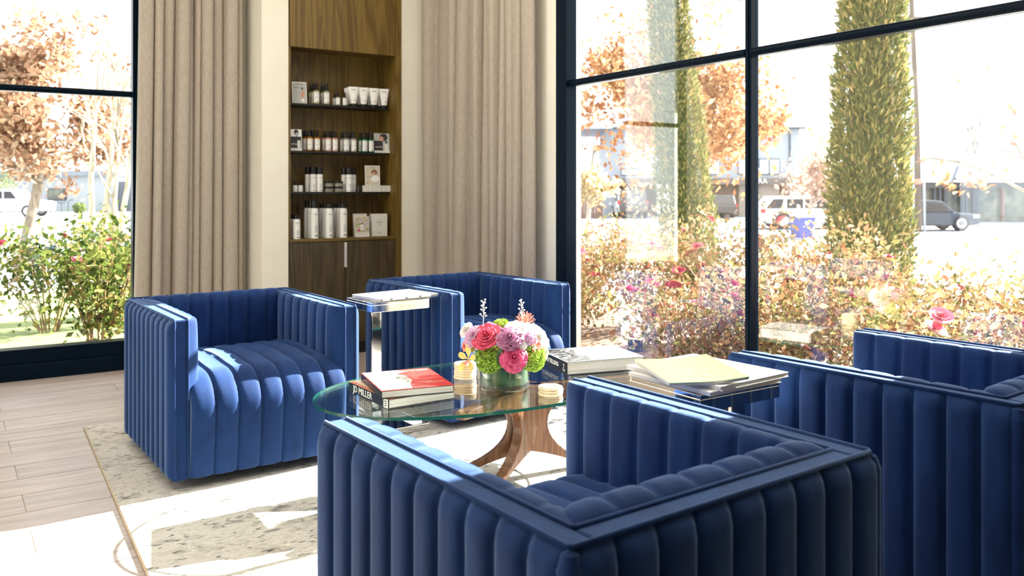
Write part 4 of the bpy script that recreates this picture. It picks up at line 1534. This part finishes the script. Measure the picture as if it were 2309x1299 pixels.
# ------------------------------------------------------------------ plants
def leaf_cloud(name, C, size, mat, parent, aspect=0.5, up=0.0, jitter=0.35, out=None):
    C = np.asarray(C, float)
    n = len(C)
    d = rng.normal(size=(n, 3))
    d[:, 2] += up
    if out is not None:
        d += out
    d /= np.linalg.norm(d, axis=1, keepdims=True)
    s = rng.normal(size=(n, 3))
    s -= (s * d).sum(1, keepdims=True) * d
    s /= np.linalg.norm(s, axis=1, keepdims=True)
    nn = np.cross(d, s)
    L = size * (1 + jitter * rng.uniform(-1, 1, size=(n, 1)))
    v = np.empty((n, 4, 3))
    v[:, 0] = C
    v[:, 1] = C + d * L * 0.55 + s * L * aspect * 0.5 + nn * L * 0.08
    v[:, 2] = C + d * L
    v[:, 3] = C + d * L * 0.5 - s * L * aspect * 0.5 + nn * L * 0.08
    me = bpy.data.meshes.new(name)
    me.vertices.add(4 * n)
    me.vertices.foreach_set('co', v.reshape(-1))
    me.loops.add(4 * n)
    me.loops.foreach_set('vertex_index', np.arange(4 * n, dtype=np.int32))
    me.polygons.add(n)
    me.polygons.foreach_set('loop_start', np.arange(0, 4 * n, 4, dtype=np.int32))
    me.update(calc_edges=True)
    me.materials.append(M[mat])
    o = mobj(name, me, parent)
    o['kind'] = 'stuff'
    return o


def grow(b, p, d, length, r, level, tips, rnd, spread=0.6, kids=3, shrink=0.68, rshrink=0.6, bend=0.15, sides=6, lift=0.15):
    p, d = Vector(p), Vector(d).normalized()
    path, rs = [p.copy()], [r]
    for k in range(4):
        d = (d + Vector((rnd.gauss(0, bend), rnd.gauss(0, bend), rnd.gauss(0, bend * 0.6)))).normalized()
        p = p + d * length / 4
        path.append(p.copy())
        rs.append(r * (1 - (1 - rshrink) * (k + 1) / 4))
        if level <= 1:
            tips.append(p.copy())
    b.tube(path, rs, sides, 0, False)
    if level == 0:
        tips.append(p.copy())
        return
    for i in range(kids):
        a = rnd.uniform(0, 2 * PI)
        o = d.orthogonal().normalized()
        o.rotate(Matrix.Rotation(a, 3, d))
        nd = (d + o * spread * rnd.uniform(0.6, 1.3) + Vector((0, 0, lift))).normalized()
        start = path[-1] if i < 2 else path[rnd.choice((2, 3))]
        grow(b, start, nd, length * shrink * rnd.uniform(0.75, 1.2), r * rshrink, level - 1, tips, rnd, spread, kids, shrink, rshrink, bend * 1.2, max(4, sides - 1), lift)


def oak(label, px, depth, base_py, crown_px, crown_py, rx_px, ry_px, nleaf, leaf, size, seed, trunk_r=0.11, lean=0.0, bark='bark', cat='tree', kids=4):
    rnd = random.Random(seed)
    x, y = at(px, depth)
    z0 = ground_z(x, y)
    t = thing('oak_tree' if 'oak' in label else 'small_tree', label, cat, (x, y, z0 - 0.02))
    cx_, cy_ = at(crown_px, depth)
    c = Vector((cx_ - x, cy_ - y, zat(crown_py, depth) - z0))
    RXm, RZm = rx_px * depth / F_PX, ry_px * depth / F_PX
    b = MB()
    tips = []
    fork = Vector((c.x * 0.6, c.y * 0.6, max(0.5, c.z - RZm * 0.8)))
    b.tube([(0, 0, 0), fork * 0.5 + Vector((rnd.uniform(-.05, .05), 0, 0)), fork], [trunk_r, trunk_r * 0.85, trunk_r * 0.75], 9, 0, False)
    b.build('trunk', bark, t)
    b = MB()
    for k in range(kids):
        a = 2 * PI * k / kids + rnd.uniform(-.4, .4)
        grow(b, fork, (math.cos(a) * 0.75, math.sin(a) * 0.75, 0.55), RXm * 0.62, trunk_r * 0.42, 2, tips, rnd, 0.7, 3)
    grow(b, fork, (c.x * 0.2, c.y * 0.2, 1), RZm * 0.75, trunk_r * 0.6, 2, tips, rnd, 0.7, 4)
    b.build('branches', bark, t)
    # leaves: clumps on the twigs inside the crown
    tips = [p for p in tips if ((p.x - c.x) / RXm) ** 2 + ((p.y - c.y) / RXm) ** 2 + ((p.z - c.z) / RZm) ** 2 < 1.25]
    clumps = [np.array(p) for p in tips]
    for k in range(60):
        v = rng.normal(size=3)
        v /= np.linalg.norm(v)
        v *= rng.uniform(0.35, 1.0) ** 0.5
        clumps.append(np.array((c.x + v[0] * RXm, c.y + v[1] * RXm, c.z + v[2] * RZm)))
    cl = np.array(clumps)
    idx = rng.integers(0, len(cl), nleaf)
    C = cl[idx] + rng.normal(size=(nleaf, 3)) * np.array((0.16, 0.16, 0.12)) * (RXm / 1.6)
    leaf_cloud('foliage', C, size, leaf, t, 0.55)
    return t


def cypress(label, px, depth, w_px, lean_px, height, n, seed):
    x, y = at(px, depth)
    z0 = ground_z(x, y)
    t = thing('cypress_tree', label, 'tree', (x, y, z0 - 0.02))
    R = w_px / 2 * depth / F_PX
    lx, ly = at(px + lean_px, depth)
    lx, ly = lx - x, ly - y
    MB().tube([(0, 0, 0), (lx * 0.5, ly * 0.5, height * 0.5), (lx, ly, height * 0.94)], [0.09, 0.06, 0.01], 8).build('trunk', 'bark', t)

    def rad(s):
        return R * min(1.0, (s / 0.06) ** 0.5) * (1 - s ** 1.9) ** 0.85 * (1.0 - 0.15 * s)
    b = MB()
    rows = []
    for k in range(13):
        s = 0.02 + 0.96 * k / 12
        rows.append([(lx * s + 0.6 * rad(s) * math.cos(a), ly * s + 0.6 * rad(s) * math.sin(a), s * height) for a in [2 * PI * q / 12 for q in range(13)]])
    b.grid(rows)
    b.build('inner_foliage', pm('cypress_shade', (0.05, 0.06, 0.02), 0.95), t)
    s = rng.uniform(0.01, 0.995, n) ** 1.0
    a = rng.uniform(0, 2 * PI, n)
    rr = np.array([rad(q) for q in s]) * (rng.uniform(0.5, 1.0, n) ** 0.5) * (1 + 0.09 * np.sin(a * 5 + s * 40))
    C = np.stack([lx * s + rr * np.cos(a), ly * s + rr * np.sin(a), s * height - 0.05], 1)
    out = np.stack([np.cos(a) * 1.3, np.sin(a) * 1.3, np.full(n, 2.2)], 1)
    leaf_cloud('foliage', C, 0.07, 'cypress_leaf', t, 0.26, 0.0, 0.5, out)
    return t


bloom_me = None


def bloom_mesh():
    global bloom_me
    if bloom_me is None:
        b = MB()
        for l in range(3):
            n = (3, 5, 6)[l]
            for k in range(n):
                petal(b, 2 * PI * k / n + l, PI / n * 1.4, 0.002, 0.012 + 0.012 * l, -0.008, 0.02 - 0.008 * l, 0.4, 0, 0, 5, 4)
        bloom_me = b.mesh('bloom', 'rose_pink')
    return bloom_me


def rose_bush(label, x, y, h, r, nstem, nleaf, leaf, nbloom, seed, group, size=0.055):
    rnd = random.Random(seed)
    z0 = ground_z(x, y)
    t = thing('rose_bush', label, 'bush', (x, y, z0 - 0.01), 0, group)
    b = MB()
    tips, along = [], []
    for k in range(nstem):
        a = 2 * PI * k / nstem + rnd.uniform(-.3, .3)
        out = rnd.uniform(0.35, 1.0) * r
        hh = h * rnd.uniform(0.7, 1.08)
        p0 = Vector((0.12 * r * math.cos(a), 0.12 * r * math.sin(a), 0))
        p1 = Vector((out * 0.55 * math.cos(a), out * 0.55 * math.sin(a), hh * 0.55))
        p2 = Vector((out * math.cos(a + .2), out * math.sin(a + .2), hh))
        b.tube([p0, (p0 + p1) / 2 + Vector((0, 0, .02)), p1, p2], [0.009, 0.008, 0.006, 0.003], 5, 0, False)
        tips.append(p2)
        for q in range(4):
            s = rnd.uniform(0.3, 1)
            bp = p1.lerp(p2, s) if rnd.random() < .7 else p0.lerp(p1, s)
            e = bp + Vector((rnd.gauss(0, .12), rnd.gauss(0, .12), abs(rnd.gauss(0, .12)) + 0.02)) * (r / 0.5)
            b.tube([bp, (bp + e) / 2 + Vector((0, 0, .015)), e], [0.004, 0.003, 0.0015], 4, 0, False)
            along += [bp, (bp + e) / 2, e, e]
            if e.z > 0.55 * h:
                tips.append(e)
    b.build('stems', 'twig', t)
    al = np.array([tuple(p) for p in along])
    C = al[rng.integers(0, len(al), nleaf)] + rng.normal(size=(nleaf, 3)) * 0.075 * (r / 0.5)
    C[:, 2] = np.clip(C[:, 2], 0.03, None)
    leaf_cloud('foliage', C, size, leaf, t, 0.55, 0.2)
    for k in range(nbloom):
        p = rnd.choice(tips) + Vector((rnd.gauss(0, .02), rnd.gauss(0, .02), 0.01))
        o = mobj('bloom', bloom_mesh(), t, p, rnd.uniform(0, 6))
        o.rotation_euler = (rnd.uniform(-.6, .6), rnd.uniform(-.6, .6), rnd.uniform(0, 6))
        s = rnd.uniform(0.8, 1.5)
        o.scale = (s, s, s)
    return t


GB = 'rose bushes along the right window'
spots = [(4.05, 1.75, 0.62, 'just outside the right window behind the cut-off chair'), (4.1, 2.55, 0.66, 'outside the right pane, right of the mullion'),
         (4.15, 3.35, 0.70, 'outside the left pane, just left of the mullion'), (4.1, 3.98, 0.62, 'outside the left pane, right of the small utility box'),
         (4.45, 5.95, 0.72, 'outside near the corner frame, left of the small utility box'),
         (5.15, 2.2, 0.74, 'in the back row at the foot of the right-hand cypress'), (5.15, 3.1, 0.80, 'in the back row between the mullion and the right-hand cypress'),
         (5.2, 4.0, 0.86, 'in the back row behind the mullion'), (5.2, 4.9, 0.95, 'in the back row below the left-hand cypress, full of pink blooms'),
         (5.3, 5.9, 0.86, 'in the back row left of the left-hand cypress'), (5.3, 6.9, 0.78, 'in the back row nearest the corner frame')]
for i, (x, y, h, lb) in enumerate(spots):
    rose_bush('golden autumn rose bush ' + lb, x, y, h - 0.13, 0.56, 16, 3300 if x < 4.6 else 2800, 'rose_leaf_gold', 9 if i != 8 else 18, 100 + i, GB, 0.043)
p = at(225, 6.55)
rose_bush('leafy rose bush with red stems outside the left window beside the frame', p[0], p[1], 0.92, 0.42, 12, 1500, 'rose_leaf_green', 4, 201, None, 0.06)
p = at(110, 7.6)
rose_bush('lower sunlit rose bush outside the left window, away from the frame', p[0], p[1], 0.72, 0.55, 11, 1500, 'rose_leaf_green', 3, 202, None, 0.06)
p = at(270, 8.0)
rose_bush('rose bush half hidden behind the curtain outside the left window', p[0], p[1], 0.85, 0.5, 10, 1200, 'rose_leaf_green', 3, 203, None, 0.06)

cypress('slender cypress tree on the right, standing close behind the rose bushes', 1955, 8.0, 186, 22, 6.2, 34000, 1)
cypress('slender cypress tree on the left, seen beside the bright reflection', 1562, 13.0, 128, -105, 8.0, 34000, 2)

oak('russet-leaved oak tree behind the left-hand cypress', 1535, 17.5, 560, 1515, 215, 250, 250, 11500, 'oak_leaf', 0.14, 11, 0.12)
oak('tan-leaved oak tree on the lawn outside the left window', 38, 17.0, 590, 120, 225, 195, 230, 11000, 'oak_leaf_tan', 0.15, 12, 0.125)
oak('small pale yellow tree at the far kerb beside the corner frame', 1325, 31, 520, 1330, 415, 60, 50, 1800, 'yellow_leaf', 0.22, 13, 0.10, bark='bark_pale')
oak('pinkish bare-twigged tree between the white building and the cypress', 1822, 36, 520, 1830, 400, 75, 85, 1500, 'pink_twig_leaf', 0.20, 14, 0.09, bark='bark_pale')

# multi-stemmed pale tree outside the left window
x, y = at(250, 13.5)
z0 = ground_z(x, y)
t = thing('crape_myrtle', 'pale multi-stemmed bare tree outside the left window beside the frame', 'tree', (x, y, z0 - 0.02))
rnd = random.Random(5)
R_ = Vector((RX[0], RY[0], 0))
for pts_, r in (([(215, 585), (207, 480), (205, 400), (215, 250), (228, 60)], 0.05), ([(232, 590), (234, 500), (246, 400), (262, 220), (268, 40)], 0.045), ([(246, 590), (252, 490), (240, 440), (262, 300), (285, 120)], 0.04),
                ([(262, 590), (262, 500), (258, 450), (268, 330), (290, 150)], 0.04), ([(270, 590), (274, 490), (287, 420), (297, 330), (310, 200)], 0.045)):
    path = []
    for q, (px, py) in enumerate(pts_):
        xx, yy = at(px, 13.5 + 0.1 * q)
        path.append((xx - x, yy - y, max(0, zat(py, 13.5) - z0)))
    path[0] = (path[0][0], path[0][1], 0)
    b = MB().tube(path, [r, r * 0.95, r * 0.85, r * 0.6, r * 0.25], 8)
    tips = []
    for q in range(3):
        grow(b, path[3 if q else 2], (rnd.uniform(-.5, .5), rnd.uniform(-.5, .5), 1), 1.0, r * 0.4, 1, tips, rnd, 0.5, 3)
    b.build('stem', 'bark_pale', t)


def bare_tree(label, px, depth, height, seed, spread=0.55, r=0.16, bark='bark', levels=3):
    x, y = at(px, depth)
    z0 = ground_z(x, y)
    t = thing('bare_tree', label, 'tree', (x, y, z0 - 0.05))
    rnd = random.Random(seed)
    b = MB()
    tips = []
    grow(b, (0, 0, 0), (0.03, 0, 1), height * 0.42, r, levels, tips, rnd, spread, 4, 0.62, 0.58, 0.12)
    b.build('trunk_and_branches', bark, t)
    return t, tips


bare_tree('leafless tree rising behind the low shop roof', 2195, 66, 10.5, 31)
bare_tree('leafless tree behind the shop roof near the utility pole', 2015, 70, 9.0, 32)
bare_tree('leafless tree behind the white building beside the corner frame', 1335, 84, 14.0, 33)

# oak outside the frame on the right whose low branches reach into view
x, y = at(2560, 8.6)
z0 = ground_z(x, y)
t = thing('oak_tree', 'oak tree beyond the right edge with low leafy branches reaching into view', 'tree', (x, y, z0 - 0.02))
MB().tube([(0, 0, 0), (0.05, 0, 1.0), (0, 0, 2.2), (0.1, 0, 3.6)], [0.13, 0.11, 0.09, 0.04], 9).build('trunk', 'bark', t)
cl = []
for pts_, r in (([(2560, 470), (2400, 450), (2309, 426), (2245, 392), (2170, 362), (2100, 352), (2060, 362)], 0.022), ([(2245, 392), (2190, 398), (2130, 402), (2100, 392)], 0.010),
                ([(2560, 330), (2420, 345), (2309, 355), (2262, 335), (2220, 345), (2150, 368)], 0.018), ([(2309, 355), (2280, 300), (2270, 260)], 0.010), ([(2560, 240), (2400, 260), (2309, 270), (2250, 300)], 0.014)):
    path = []
    for (px, py) in pts_:
        xx, yy = at(px, 8.6)
        path.append((xx - x, yy - y, zat(py, 8.6) - z0))
    MB().tube(path, [r * (1 - 0.75 * k / (len(path) - 1)) for k in range(len(path))], 6).build('branch', 'bark', t)
for px, py, n in ((2128, 402, 14), (2150, 412, 10), (2178, 420, 10), (2210, 405, 10), (2222, 414, 8), (2070, 358, 4), (2235, 368, 6), (2280, 372, 8), (2290, 250, 10), (2300, 310, 10), (2190, 395, 6), (2115, 362, 5), (2255, 290, 5)):
    for k in range(n):
        xx, yy = at(px + random.gauss(0, 9), 8.6 + random.gauss(0, 0.06))
        cl.append((xx - x, yy - y, zat(py + random.gauss(0, 6), 8.6) - z0))
for k in range(900):
    cl.append((random.gauss(0.6, 0.8), random.gauss(-0.2, 0.9), random.gauss(3.4, 0.7)))
leaf_cloud('foliage', cl, 0.075, 'oak_leaf', t, 0.6)

# ------------------------------------------------------------------ utility box by the window
x, y = 4.42, 4.99
t = thing('utility_box', 'small white utility box on a dark post among the bushes', 'utility box', (x, y, ground_z(x, y)), math.radians(28))
MB().box(-0.085, 0.085, -0.085, 0.085, 0.10, 0.335).build('housing', 'white', t, bevel=0.006)
MB().box(-0.092, 0.092, -0.092, 0.092, 0.335, 0.345).build('lid', 'white', t, bevel=0.003)
MB().box(-0.045, 0.045, -0.045, 0.045, 0.0, 0.10).build('post', 'black', t)


# ------------------------------------------------------------------ vehicles
def wheel(b, c, r, w):
    cx_, cy_, cz_ = c
    n = 20
    for (r0, r1, mat, yo) in ((r, r * 0.62, 0, 0.0), (r * 0.62, 0.0, 1, 0.03)):
        pass
    ring = lambda rr, yy: [(cx_ + rr * math.cos(2 * PI * k / n), yy, cz_ + rr * math.sin(2 * PI * k / n)) for k in range(n)]
    b.grid([list(q) for q in zip(ring(r, cy_ - w / 2), ring(r, cy_ + w / 2))], 0, True, True)
    for s in (-1, 1):
        yy = cy_ + s * w / 2
        b.grid([list(q) for q in zip(ring(r, yy), ring(r * 0.64, yy + s * 0.005))], 0, False, True)
        b.grid([list(q) for q in zip(ring(r * 0.64, yy + s * 0.005), ring(r * 0.15, yy - s * 0.03), ring(r * 0.02, yy + s * 0.0))], 1, False, True)


def vehicle(name, label, cat, px, depth, flip, L, W, H, body, roof, paint, rz_extra=0.0, wheels=(0.2, 0.8), wr=0.36, windows=(), lights=True, scale=1.0):
    """profile in fractions of L (x from the front) and H"""
    x, y = at(px, depth)
    t = thing(name, label, cat, (x, y, ground_z(x, y)), -(PI / 2 - YAW) + (PI if flip else 0) + rz_extra)
    t.scale = (scale, scale, scale)

    def slab(nm_, poly, w0, w1, mat, inset=0.0):
        b = MB()
        n = len(poly)
        lo = [(-L / 2 + p[0] * L, -w0, p[1] * H) for p in poly]
        hi = [(-L / 2 + p[0] * L, w0, p[1] * H) for p in poly]
        b.add(lo + hi, [tuple(range(n)), tuple(reversed(range(n, 2 * n)))] + [(i, n + i, n + (i + 1) % n, (i + 1) % n) for i in range(n)])
        return b.build(nm_, mat, t, bevel=w1)
    slab('body', body, W / 2, 0.05, paint)
    cab = slab('cabin', roof, W / 2 - 0.08, 0.05, paint)
    for poly in windows:
        slab('window', poly, W / 2 - 0.07, 0.0, 'car_glass')
    for f in wheels:
        for s in (-1, 1):
            b = MB()
            wheel(b, (-L / 2 + f * L, s * (W / 2 - 0.10), wr), wr, 0.24)
            b.build('wheel', ['tyre', 'rim'], t)
    if lights:
        for s in (-1, 1):
            MB().box(L / 2 - 0.22, L / 2 - 0.004, s * W / 2 - 0.10, s * W / 2 + 0.012 * s + 0.10 * (s < 0) - 0.0, H * 0.48, H * 0.60).build('tail_light', 'taillight', t)
            MB().box(-L / 2 + 0.02, -L / 2 + 0.30, s * W / 2 - 0.12, s * W / 2 + 0.012 * s + 0.12 * (s < 0), H * 0.42, H * 0.52).build('headlight', 'white', t)
    return t


suv_body = [(0.0, 0.2), (0.0, 0.45), (0.03, 0.53), (0.22, 0.58), (0.98, 0.6), (1.0, 0.5), (1.0, 0.22), (0.9, 0.16), (0.1, 0.16)]
suv_roof = [(0.24, 0.57), (0.36, 0.93), (0.45, 0.98), (0.86, 0.98), (0.98, 0.6)]
suv_win = [[(0.30, 0.62), (0.385, 0.89), (0.56, 0.90), (0.56, 0.62)], [(0.58, 0.62), (0.58, 0.90), (0.74, 0.90), (0.74, 0.62)], [(0.79, 0.62), (0.77, 0.9), (0.87, 0.9), (0.945, 0.62)]]
vehicle('suv', 'white suv parked across the street behind the blue bin', 'car', 1815, 42.5, True, 4.9, 1.95, 1.62, suv_body, suv_roof, 'car_white', 0.0, (0.19, 0.78), 0.40, suv_win)
vehicle('suv', 'slate blue suv parked behind the utility pole', 'car', 2078, 40.5, True, 4.5, 1.85, 1.45, suv_body, suv_roof, 'car_blue', 0.0, (0.19, 0.80), 0.36, suv_win)
vehicle('suv', 'dark brown suv parked in the carport left of the left-hand cypress', 'car', 1418, 60, False, 4.7, 1.95, 1.95, suv_body, suv_roof, 'car_brown', -PI / 2, (0.19, 0.80), 0.38, suv_win)
vehicle('suv', 'dark brown suv parked at the garage right of the left-hand cypress', 'car', 1612, 60, False, 4.7, 1.95, 1.6, suv_body, suv_roof, 'car_brown', -PI / 2, (0.19, 0.80), 0.38, suv_win)
pk_body = [(0.0, 0.22), (0.0, 0.5), (0.03, 0.56), (0.24, 0.62), (0.99, 0.62), (1.0, 0.55), (1.0, 0.26), (0.9, 0.2), (0.1, 0.2)]
pk_roof = [(0.26, 0.6), (0.36, 0.95), (0.42, 0.99), (0.60, 0.99), (0.64, 0.6)]
pk_win = [[(0.31, 0.65), (0.38, 0.91), (0.47, 0.92), (0.47, 0.65)], [(0.49, 0.65), (0.49, 0.92), (0.585, 0.92), (0.61, 0.65)]]
vehicle('pickup_truck', 'white pickup truck parked across the street, seen through the left window', 'truck', 20, 62, True, 5.7, 2.0, 1.98, pk_body, pk_roof, 'car_white', 0.0, (0.17, 0.77), 0.42, pk_win)

# ------------------------------------------------------------------ blue bin, utility pole
x, y = at(1808, 33)
t = thing('recycling_bin', 'blue wheeled recycling bin at the kerb in front of the white suv', 'bin', (x, y, ground_z(x, y)), -(PI / 2 - YAW) + 0.3)
b = MB()
b.grid([[(0.28 * sx, 0.27 * sy, 0.06), (0.36 * sx, 0.33 * sy, 0.78)] for sx, sy in ((-1, -1), (1, -1), (1, 1), (-1, 1), (-1, -1))], 0, False)
b.box(-0.27, 0.27, -0.26, 0.26, 0.05, 0.07)
b.build('bin_body', 'bin_blue', t)
MB().box(-0.38, 0.38, -0.36, 0.38, 0.78, 0.85).build('lid', 'bin_blue', t, bevel=0.02)
MB().box(-0.09, 0.09, -0.335, -0.318, 0.58, 0.70).build('emblem', 'car_white', t)
for s in (-1, 1):
    b = MB()
    wheel(b, (s * 0.25, 0.27, 0.10), 0.10, 0.05)
    b.build('wheel', ['tyre', 'tyre'], t)
x, y = at(2072, 39)
t = thing('utility_pole', 'tall wooden utility pole with pale conduit beside the parked blue suv', 'pole', (x, y, ground_z(x, y)), -(PI / 2 - YAW))
MB().tube([(0, 0, 0), (-0.1, 0, 5), (-0.35, 0, 11)], [0.14, 0.125, 0.10], 12).build('pole_shaft', 'pole_wood', t)
MB().tube([(-0.24, -0.02, 0), (-0.26, -0.02, 7.5)], 0.05, 8).build('conduit', 'bld_white', t)
MB().tube([(0.24, -0.02, 0), (0.2, -0.02, 4.5)], 0.06, 8).build('conduit', 'bld_white', t)
MB().lathe([(0, 0), (0.15, 0.0), (0.15, 0.24), (0, 0.24)], 14, 0, (-0.05, -0.01, 2.15)).build('band', 'petal_coral', t)
MB().tube([(-9.2, 0, zat(150, 39) + 0.7), (-4.1, 0, zat(139, 39) + 0.7), (-0.3, 0, zat(126, 39) + 0.7)], 0.025, 5).build('wire', 'bld_trim', t)
MB().box(-1.2, 1.0, -0.06, 0.06, 9.6, 9.75).build('crossarm', 'pole_wood', t)


# ------------------------------------------------------------------ far buildings (local x = camera right, y = away)
def building(name, label, px_ref, depth):
    x, y = at(px_ref, depth)
    t = thing(name, label, 'building', (x, y, 0), -(PI / 2 - YAW))
    k = depth / F_PX
    gz = ground_z(x, y)

    def bx(nm_, p0, p1, py0, py1, y0, y1, mat, parent=t, bev=0):
        z1_ = zat(py0, depth)
        z0_ = zat(py1, depth) if py1 is not None else gz
        return MB().box((p0 - px_ref) * k, (p1 - px_ref) * k, y0, y1, z0_, z1_).build(nm_, mat, parent, bevel=bev)
    return t, bx, k


t, bx, k = building('white_building', 'white two-storey building with dark roof and brown garage level', 1580, 63)
bx('upper_wall', 1380, 1802, 290, 404, 0, 9, 'bld_white')
bx('garage_wall', 1410, 1500, 404, None, 3.5, 9, 'bld_brown')
bx('garage_wall', 1560, 1668, 404, None, 0.6, 9, 'bld_brown')
bx('garage_wall', 1668, 1760, 404, None, 0.2, 9, nm('garage_shutter', [(0.4, (0.36, 0.29, 0.25)), (0.6, (0.40, 0.33, 0.28))], 3, 3, 0.8))
bx('pier', 1362, 1385, 400, None, 0.0, 3, 'bld_white')
bx('pier', 1762, 1782, 404, None, 0.0, 3, 'bld_brown')
bx('fascia', 1380, 1785, 402, 416, -0.6, 0.0, nm('fascia_brown', [(0.4, (0.15, 0.12, 0.11)), (0.6, (0.18, 0.145, 0.13))], 3, 3, 0.8))
r = MB()
z0_, z1_ = zat(291, 63), zat(253, 63)
r.add([((1300 - 1580) * k, -0.5, z0_), ((1811 - 1580) * k, -0.5, z0_), ((1811 - 1580) * k, 9.5, z0_), ((1300 - 1580) * k, 9.5, z0_),
       ((1330 - 1580) * k, 1.2, z1_), ((1797 - 1580) * k, 1.2, z1_), ((1797 - 1580) * k, 8, z1_), ((1330 - 1580) * k, 8, z1_)],
      [(0, 3, 2, 1), (4, 5, 6, 7), (0, 1, 5, 4), (1, 2, 6, 5), (2, 3, 7, 6), (3, 0, 4, 7)])
r.build('roof', 'roof_slate', t)
bx('gutter', 1380, 1811, 288, 292, -0.62, -0.45, 'bld_trim')
bx('downpipe', 1779, 1781.5, 292, 402, -0.12, 0.0, 'bld_trim')
for p0, p1, q0, q1, n in ((1664, 1757, 358, 394, 4), (1595, 1622, 358, 394, 1), (1400, 1440, 380, 396, 1)):
    f = bx('window', p0, p1, q0, q1, -0.08, 0.02, 'bld_trim')
    w = (p1 - p0) / n
    for i in range(n):
        bx('pane', p0 + w * i + 1.5, p0 + w * (i + 1) - 1.5, q0 + 2, q1 - 2, -0.10, -0.05, nm('reflective_pane', [(0.4, (0.45, 0.50, 0.52)), (0.6, (0.62, 0.66, 0.68))], 1, 2, 0.1), f)
for txt, px in (('T', 1657), ('RA', 1714)):
    o = mobj('sign_letter', text_mesh(txt, 0.52, 'sign_letter', 'white', 0.03), t, ((px - 1580) * k, -0.66, zat(409, 63)))
    o.rotation_euler = (PI / 2, 0, 0)
    o.scale = (1.0, 1, 1)

t, bx, k = building('boundary_fence', 'reddish brown board fence at the far left of the large window', 1330, 58)
t['category'] = 'fence'
for i in range(12):
    bx('board', 1288 + i * 6, 1293.6 + i * 6, 447, None, 0.0 if i % 2 else 0.03, 0.06, 'bld_brown')
bx('rail', 1290, 1362, 455, 458, 0.06, 0.12, 'bld_brown')

t, bx, k = building('shop_building', 'low grey-roofed shop with dark blue glazed front', 2200, 52)
bx('back_wall', 2000, 2480, 410, None, 0.6, 9, 'bld_grey')
bx('frieze', 2010, 2470, 408, 424, -0.2, 0.8, pm('shop_frieze', (0.10, 0.10, 0.11), 0.7))
bx('base_rail', 2010, 2470, 499, None, 0.0, 0.7, 'bld_trim')
posts = [2020, 2048, 2080, 2108, 2120, 2133, 2172, 2180, 2197, 2205, 2262, 2330, 2400, 2460]
for i, px in enumerate(posts):
    bx('post', px - (4 if px in (2133, 2205) else 2.2), px + (4 if px in (2133, 2205) else 2.2), 424, None, -0.02, 0.4, 'bld_trim' if px < 2230 else 'bld_brown')
for i in range(len(posts) - 1):
    bx('pane', posts[i] + 2, posts[i + 1] - 2, 424, 499, 0.3, 0.34, 'bld_glass')
r = MB()
z0_, z1_ = zat(411, 52), zat(341, 52)
r.add([((1985 - 2200) * k, -0.9, z0_), ((2490 - 2200) * k, -0.9, z0_), ((2490 - 2200) * k, 10, z0_), ((1985 - 2200) * k, 10, z0_),
       ((2000 - 2200) * k, 4.2, z1_), ((2480 - 2200) * k, 4.2, z1_), ((2480 - 2200) * k, 6, z1_), ((2000 - 2200) * k, 6, z1_)],
      [(0, 3, 2, 1), (4, 5, 6, 7), (0, 1, 5, 4), (1, 2, 6, 5), (2, 3, 7, 6), (3, 0, 4, 7)])
r.build('roof', 'roof_slate', t)
vl = MB().tube([((2140 - 2200) * k, -0.75, zat(405, 52) + 0.06), ((2215 - 2200) * k, 2.3, zat(362, 52) + 0.06)], 0.07, 6)
vl.build('roof_valley', 'bld_trim', t)
t, bx, k = building('grey_building', 'pale grey building across the street, seen through the left window', 150, 78)
bx('wall', -260, 255, 395, None, 0, 8, 'bld_grey')
bx('dark_wing', 255, 420, 408, None, 0.5, 8, pm('dark_wing', (0.13, 0.14, 0.16), 0.8))
f = bx('window', 108, 150, 425, 452, -0.08, 0.02, 'bld_trim')
bx('pane', 110, 148, 427, 450, -0.12, -0.05, 'bld_glass', f)
bx('roof', -270, 262, 385, 396, -0.5, 8.5, 'roof_slate')
x, y = at(137, 66)
t = thing('handrail', 'dark steel handrail in front of the grey building', 'handrail', (x, y, ground_z(x, y)), -(PI / 2 - YAW))
kk = 66 / F_PX
b = MB()
for px in (114, 139):
    b.tube([((px - 137) * kk, 0, 0), ((px - 137) * kk, 0, 0.92)], 0.035, 6)
b.tube([((114 - 137) * kk, 0, 0.92), ((149 - 137) * kk, 0, 0.92)], 0.035, 6)
b.tube([((114 - 137) * kk, 0, 0.15), ((139 - 137) * kk, 0, 0.15)], 0.03, 6)
b.tube([((154 - 137) * kk, 0, 0), ((154 - 137) * kk, 0, 1.0), ((160 - 137) * kk, 0, 1.15), ((166 - 137) * kk, 0, 1.15)], 0.035, 6)
b.build('rail_tubes', 'bld_trim', t)


def round_shrub(label, px, depth, wpx, hpx, mat, n, seed):
    x, y = at(px, depth)
    t = thing('shrub', label, 'bush', (x, y, ground_z(x, y)))
    R, H = wpx / 2 * depth / F_PX, hpx * depth / F_PX
    v = rng.normal(size=(n, 3))
    v /= np.linalg.norm(v, axis=1, keepdims=True)
    v *= rng.uniform(0.6, 1, size=(n, 1))
    leaf_cloud('foliage', np.stack([v[:, 0] * R, v[:, 1] * R, H * 0.5 + v[:, 2] * H * 0.5], 1), 0.16 * depth / 60, mat, t, 0.6)
    MB().tube([(0, 0, 0), (0, 0, H * 0.6)], [0.05, 0.03], 6).build('stem', 'bark', t)


round_shrub('clipped green shrub in front of the grey building', 179, 70, 26, 24, 'shrub_green', 700, 1)
round_shrub('large grey-green shrub mass between white building and cypress', 1850, 70, 110, 190, 'shrub_green', 2500, 2)
round_shrub('dark evergreen at the far left edge of the left window', -5, 70, 110, 330, 'shrub_green', 3000, 3)
bpy.context.view_layer.update()
